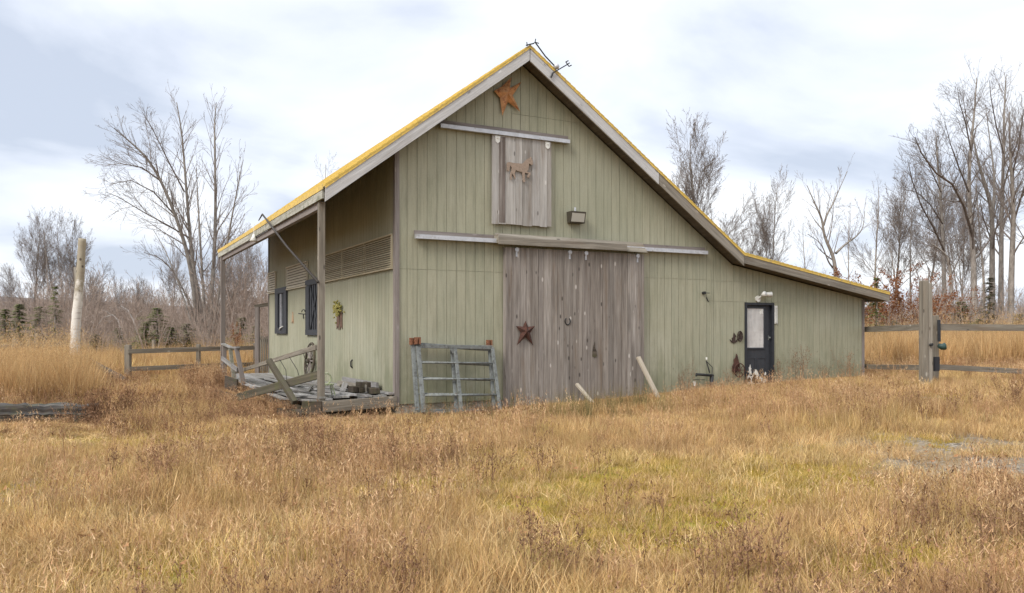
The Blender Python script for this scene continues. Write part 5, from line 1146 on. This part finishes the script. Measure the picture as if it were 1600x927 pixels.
def clump_weed(seed, nb, h0, h1, mat, R=.1):       # branching dry forbs
    r = random.Random(seed); v = []; f = []
    for _ in range(nb):
        a = r.uniform(0, 6.28); q = R * math.sqrt(r.random()); p = Vector((math.cos(a) * q, math.sin(a) * q, 0)); d = (Vector((0, 0, 1)) + rvec(r) * .14).normalized(); ln = r.uniform(h0, h1)
        e_ = ribbon(v, f, p, d, ln, .006, (r.uniform(0, .2), a), r, 3)
        for k in range(r.randint(8, 14)):
            t = r.uniform(.3, 1); s_ = p.lerp(e_, t); dd = (d * .75 + rvec(r) * .5).normalized(); l2 = ln * r.uniform(.12, .3) * (1.3 - t * .6); e2 = ribbon(v, f, s_, dd, l2, .0035, (.2, a), r, 1)
            for m in range(4):
                s2 = s_.lerp(e2, r.uniform(.4, 1)); ribbon(v, f, s2, (dd + rvec(r) * .7).normalized(), r.uniform(.012, .035), .009, (0, 0), r, 1)
    return mk('clump', v, f, mat)
STRAW = foliage_mat('straw', [(.66, .46, .22), (.40, .24, .10), (.84, .66, .38), (.22, .125, .055), (.74, .54, .25), (.55, .34, .15), (.64, .52, .2), (.32, .18, .08), (.78, .6, .32), (.16, .085, .04)], .5, .22, .8, (.46, .28, .145), .5, (.46, .35, .12))
GOLD = foliage_mat('golden_straw', [(.70, .48, .22), (.52, .32, .14), (.84, .64, .35), (.32, .185, .085), (.66, .5, .2), (.46, .28, .13), (.2, .11, .05)], .45, .22, .7, (.43, .26, .145), .55, (.48, .36, .14))
ORANGE = foliage_mat('orange_straw', [(.62, .41, .2), (.47, .29, .13), (.74, .54, .3), (.34, .2, .095), (.56, .42, .2)], .22, .35)
SEEDM = foliage_mat('seed_heads', [(.56, .38, .21), (.36, .21, .11), (.72, .54, .33)], .45, .2, .5, (.42, .23, .125), .5)
WEEDM = foliage_mat('dry_weeds', [(.2, .11, .065), (.3, .175, .1), (.13, .075, .05), (.36, .22, .13)], .3, .1)
GREENG = foliage_mat('green_grass', [(.42, .31, .07), (.52, .385, .10), (.26, .2, .05), (.6, .43, .15), (.62, .44, .19)], .25, .35)
MOSSM = foliage_mat('moss', [(.38, .27, .03), (.47, .32, .035), (.26, .19, .025), (.54, .39, .08)], .25, .3)
G1 = [clump_grass(100 + i, 75, .17, .07, .2, .0042, 1.2, STRAW, .55) for i in range(5)] + [clump_grass(110 + i, 70, .15, .1, .26, .004, .9, GOLD, .4) for i in range(3)]
G0 = [clump_grass(210 + i, 90, .19, .08, .2, .005, .9, STRAW, 1.15) for i in range(4)]
RUSHM = foliage_mat('rush_stalks', [(.19, .17, .07), (.27, .2, .1), (.13, .13, .05)], .3, .2)
G2 = [clump_seed(120 + i, 16, .14, .22, .44, SEEDM) for i in range(5)]
G3 = [clump_weed(130 + i, 4, .16, .38, WEEDM) for i in range(6)]
G4 = [clump_grass(140 + i, 70, .13, .04, .13, .0045, 1.0, GREENG, .5) for i in range(4)] + [clump_grass(150 + i, 130, .13, .015, .045, .006, .8, MOSSM, .6) for i in range(3)]
G5 = [clump_grass(160 + i, 120, .22, .5, 1.05, .011, .7, ORANGE, .22) for i in range(3)] + [clump_seed(165 + i, 26, .2, .7, 1.2, ORANGE) for i in range(2)]
G6 = [clump_grass(170 + i, 110, .28, .16, .42, .0075, .8, GOLD, .42) for i in range(3)] + [clump_grass(175 + i, 110, .28, .12, .36, .0075, .9, STRAW, .6) for i in range(3)]
G7 = [clump_grass(180 + i, 22, .09, .3, .6, .004, .35, RUSHM, .14) for i in range(3)]

def place(name, protos_, x, y, smin, smax, label, cat, jit=.12, hs=None, idx=None):
    n = len(x); s_ = smin + (smax - smin) * RNG.random(n); sz_ = s_ * (hs if hs is not None else 1)
    if not name.startswith('rush'):      # trampled and thin close to the barn front and the deck
        vx = x - CAM.x; vy = y - CAM.y; dd_ = vx * FW.x + vy * FW.y; pp_ = 800 + FPX * (vx * RT.x + vy * RT.y) / dd_
        sz_ = np.where((pp_ < 175) & (dd_ > 11.0) & (dd_ < 13.9), sz_ * .4, sz_)
        wall_f = np.where((x > -.6) & (x < 13.2) & (y < .3), .22 + .78 * sstep(.2, 2.6 - .9 * sstep(5, 8, x), -y), 1.0)
        deck_f = np.where((x < 0) & (x > -2.9) & (y > -1.6) & (y < 7), .55, 1.0) * np.where((x > -2.3) & (x < .3) & (y > -1.7) & (y < .3), .5, 1.0); sz_ = sz_ * wall_f * deck_f
    tl = (RNG.random((n, 2)) - .5) * jit * 2
    return scatter(name, protos_, np.stack([x, y, gz(x, y) - .004], -1), np.stack([s_, s_, sz_], -1), idx if idx is not None else RNG.integers(0, len(protos_), n), RNG.random(n) * 6.28, tl, label, cat)
# fine grass near, then coarser further off
x, y, d, px = polar(15000, 2.6, 13.5, 1.35); gm = mask('gravel', x, y); mm = mask('moss', x, y)
k_ = keep(x, y) & (RNG.random(len(x)) > gm * 1.15) & (RNG.random(len(x)) > mm * .8); x, y, d, gm, mm = x[k_], y[k_], d[k_], gm[k_], mm[k_]
ht = fbm(x, y, 1.3, 31); hs = .2 + .9 * sstep(.3, .75, ht) - .4 * mm; hs = np.maximum(hs, .2)
id_ = np.where(fbm(x, y, 2.6, 37) + (RNG.random(len(x)) - .5) * .35 > .52, RNG.integers(5, 8, len(x)), RNG.integers(0, 5, len(x)))
mat_ = RNG.random(len(x)) > .25 + 1.1 * sstep(.38, .62, ht); id_ = np.where(mat_, 8 + RNG.integers(0, 4, len(x)), id_); hs = np.where(mat_, .9, hs)
place('dry_grass', G1 + G0, x, y, .8, 1.3, 'short dry straw-coloured grass covering the foreground', 'grass', .25, hs, id_)
x, y, d, px = polar(24000, 12, 30, 1.3); gm = mask('gravel', x, y); k_ = keep(x, y) & (RNG.random(len(x)) > gm * 1.1); x, y, d = x[k_], y[k_], d[k_]
place('dry_grass', G6[:], x, y, .5, .95, 'dry tan grass around the barn', 'grass', .2, .2 + 1.15 * sstep(.25, .8, fbm(x, y, 1.8, 41)))
x, y, d, px = polar(15000, 28, 72, 1.4); k_ = keep(x, y); x, y, d = x[k_], y[k_], d[k_]
place('dry_grass', G6[:3], x, y, 1.1, 2.0, 'pale dry grass of the far field behind the fences', 'grass', .2)
# seed-head grasses and weeds in drifts
x, y, d, px = polar(7500, 3.0, 26, 1.6); dr_ = fbm(x, y, 1.7, 51); k_ = keep(x, y, .15) & (dr_ + (RNG.random(len(x)) - .5) * .25 > .55) & (mask('gravel', x, y) < .25) & (mask('moss', x, y) < .45); x, y = x[k_], y[k_]
place('seeding_grass', G2, x, y, .7, 1.15, 'thin brown grass stalks with open seed heads', 'grass')
x, y, d, px = polar(7500, 3.4, 26, 1.45); dr_ = fbm(x, y, 1.9, 61) + .22 * np.exp(-((px - 680) / 110) ** 2 - ((d - 13.3) / 1.6) ** 2) + .25 * np.exp(-((px - 1480) / 160) ** 2 - ((d - 14.5) / 2.5) ** 2) + .22 * np.exp(-((px - 300) / 130) ** 2 - ((d - 16) / 3.5) ** 2) + .1 * np.exp(-((px - 1130) / 60) ** 2 - ((d - 5.5) / .8) ** 2)
k_ = keep(x, y, .15) & (dr_ + (RNG.random(len(x)) - .5) * .3 > .60) & (mask('gravel', x, y) < .3); x, y = x[k_], y[k_]
place('dead_weeds', G3, x, y, .6, 1.15, 'dark brown branching dead weeds in drifts', 'weeds')
x, y, d, px = polar(20000, 3.0, 22, 1.35); mm = mask('moss', x, y); k_ = keep(x, y) & ((mm > .15 + .35 * RNG.random(len(x))) | (fbm(x, y, .9, 71) > .60)); x, y = x[k_], y[k_]
place('green_grass', G4, x, y, .7, 1.2, 'yellow-green moss and short grass in patches', 'grass')
# tall orange grass at left, straw behind the right fence
x, y, d, px = polar(2100, 16.0, 27, 1.2, -330, 150); k_ = (px + (d - 17) * 2 < 142 + 25 * (RNG.random(len(x)) - .5)) & (vnoise(x, y, 1.4, 5) > .12); x, y = x[k_], y[k_]
place('tall_grass', G5, x, y, .75, 1.2, 'waist-high orange-brown grass at the left around the fence', 'grass')
x, y, d, px = polar(2100, 27, 50, 1.1, 1330, 1930); place('tall_grass', G5, x, y, .8, 1.5, 'tall golden grass behind the right fence', 'grass')
x, y, d, px = polar(1400, 30, 52, 1.1, -330, 420); place('tall_grass', G5, x, y, .6, 1.1, 'tall tan grass at the far edge of the left field', 'grass')
c = gdrop(212, 17.2); n = 46; x = c.x + RNG.normal(0, .5, n); y = c.y + RNG.normal(0, .35, n)
place('grass_mound', [clump_grass(190 + i, 150, .25, .3, .62, .012, 1.7, ORANGE, .6) for i in range(2)], x, y, .8, 1.1, 'drooping orange straw mound right of the old log', 'grass', .3)
# tall greenish rushes in front of the sliding door and by the deck
rs = [];
for (px, py, n, s_) in ((858, 660, 14, .5), (905, 650, 12, .6), (962, 652, 16, .6), (935, 645, 12, .5), (470, 650, 9, .25), (690, 655, 5, .4), (1010, 640, 8, .5), (775, 640, 10, .5)):
    c = onZ(px, py, -.15)
    for _ in range(n): rs.append((c.x + random.gauss(0, s_), c.y + random.gauss(0, s_ * .35)))
rs = np.array([q for q in rs if q[1] < -.2]); place('rushes', G7, rs[:, 0], rs[:, 1], .7, 1.15, 'thin green-brown stalks standing before the sliding door', 'grass')
# grass fringe at the foot of the walls
n = 900; x = RNG.random(n) * 13.3 - .1; y = -.08 - RNG.random(n) ** 1.5 * .6; kk = ~((x > 0.2) & (x < 2.2) & (y > -.5)) | (RNG.random(n) < .25); x, y = x[kk], y[kk]
place('dry_grass', G6, x, y, .55, .95, 'dry grass fringe along the foot of the barn front', 'grass')
n = 260; y = RNG.random(n) * 12 - .2; x = -1.85 - RNG.random(n) ** 1.3 * .9
place('dead_weeds', G3 + G2, x, y, .9, 1.5, 'brown weeds crowding the outer edge of the deck', 'weeds')
n = 80; y = -.25 - RNG.random(n) * .8; x = -2.3 + RNG.random(n) * 2.6
place('dead_weeds', G3 + G2 + G6[:2], x, y, .6, 1.1, 'weeds in front of the near end of the deck', 'weeds')
# weeds over the old log
n = 45; A, B = P(150, 668, 13.9), P(200, 660, 14.2); t = RNG.random(n); x = A.x + (B.x - A.x) * t + RNG.normal(0, .25, n); y = A.y + (B.y - A.y) * t + RNG.normal(0, .2, n)
place('dead_weeds', G3, x, y, 1.0, 1.6, 'tangled dark weeds at the end of the old log', 'weeds')
# single dead bushes along the lean-to wall
bushm = [clump_weed(200 + i, 14, .3, .6, WEEDM, .14) for i in range(3)]
for i, (px, lab, s_) in enumerate(((1072, 'dead twiggy weed against the wall between prop board and water pipe', 1.0), (1222, 'dead weed just right of the service door', .9), (1250, 'tallest dead weed against the lean-to wall', 1.25), (1288, 'small dead weed mid way along the lean-to wall', .7), (1321, 'dead weed near the right corner of the lean-to', 1.0), (1140, 'low dead weed under the rusty horse ornament', .7))):
    c = onY(px, 600, -.22); o = bpy.data.objects.new('dead_weed', bushm[i % 3]); COL.objects.link(o); o.location = (c.x, -.22, gzf(c.x, -.22)); o.scale = (s_,) * 3; o.rotation_euler.z = i; tag(o, lab, 'weed', 'dead weeds along the lean-to wall')
# fallen leaves
LV = foliage_mat('fallen_leaves', [(.3, .14, .06), (.36, .2, .1), (.24, .11, .06)], .3, .2)
v = [(-.03, 0, .01), (0, -.02, 0), (.035, 0, .014), (0, .02, .004), (0, 0, -.004)]; lf = mk('leaf', v, [(0, 1, 4), (1, 2, 4), (2, 3, 4), (3, 0, 4)], LV)
x, y, d, px = polar(700, 3, 12, 1.2); n = len(x); scatter('fallen_leaves', [lf], np.stack([x, y, gz(x, y) + .02 + RNG.random(n) * .06], -1), np.stack([.7 + RNG.random(n) * .6] * 3, -1), np.zeros(n), RNG.random(n) * 6.28, (RNG.random((n, 2)) - .5) * 1.2, 'scattered orange-brown fallen leaves in the foreground grass', 'leaves')
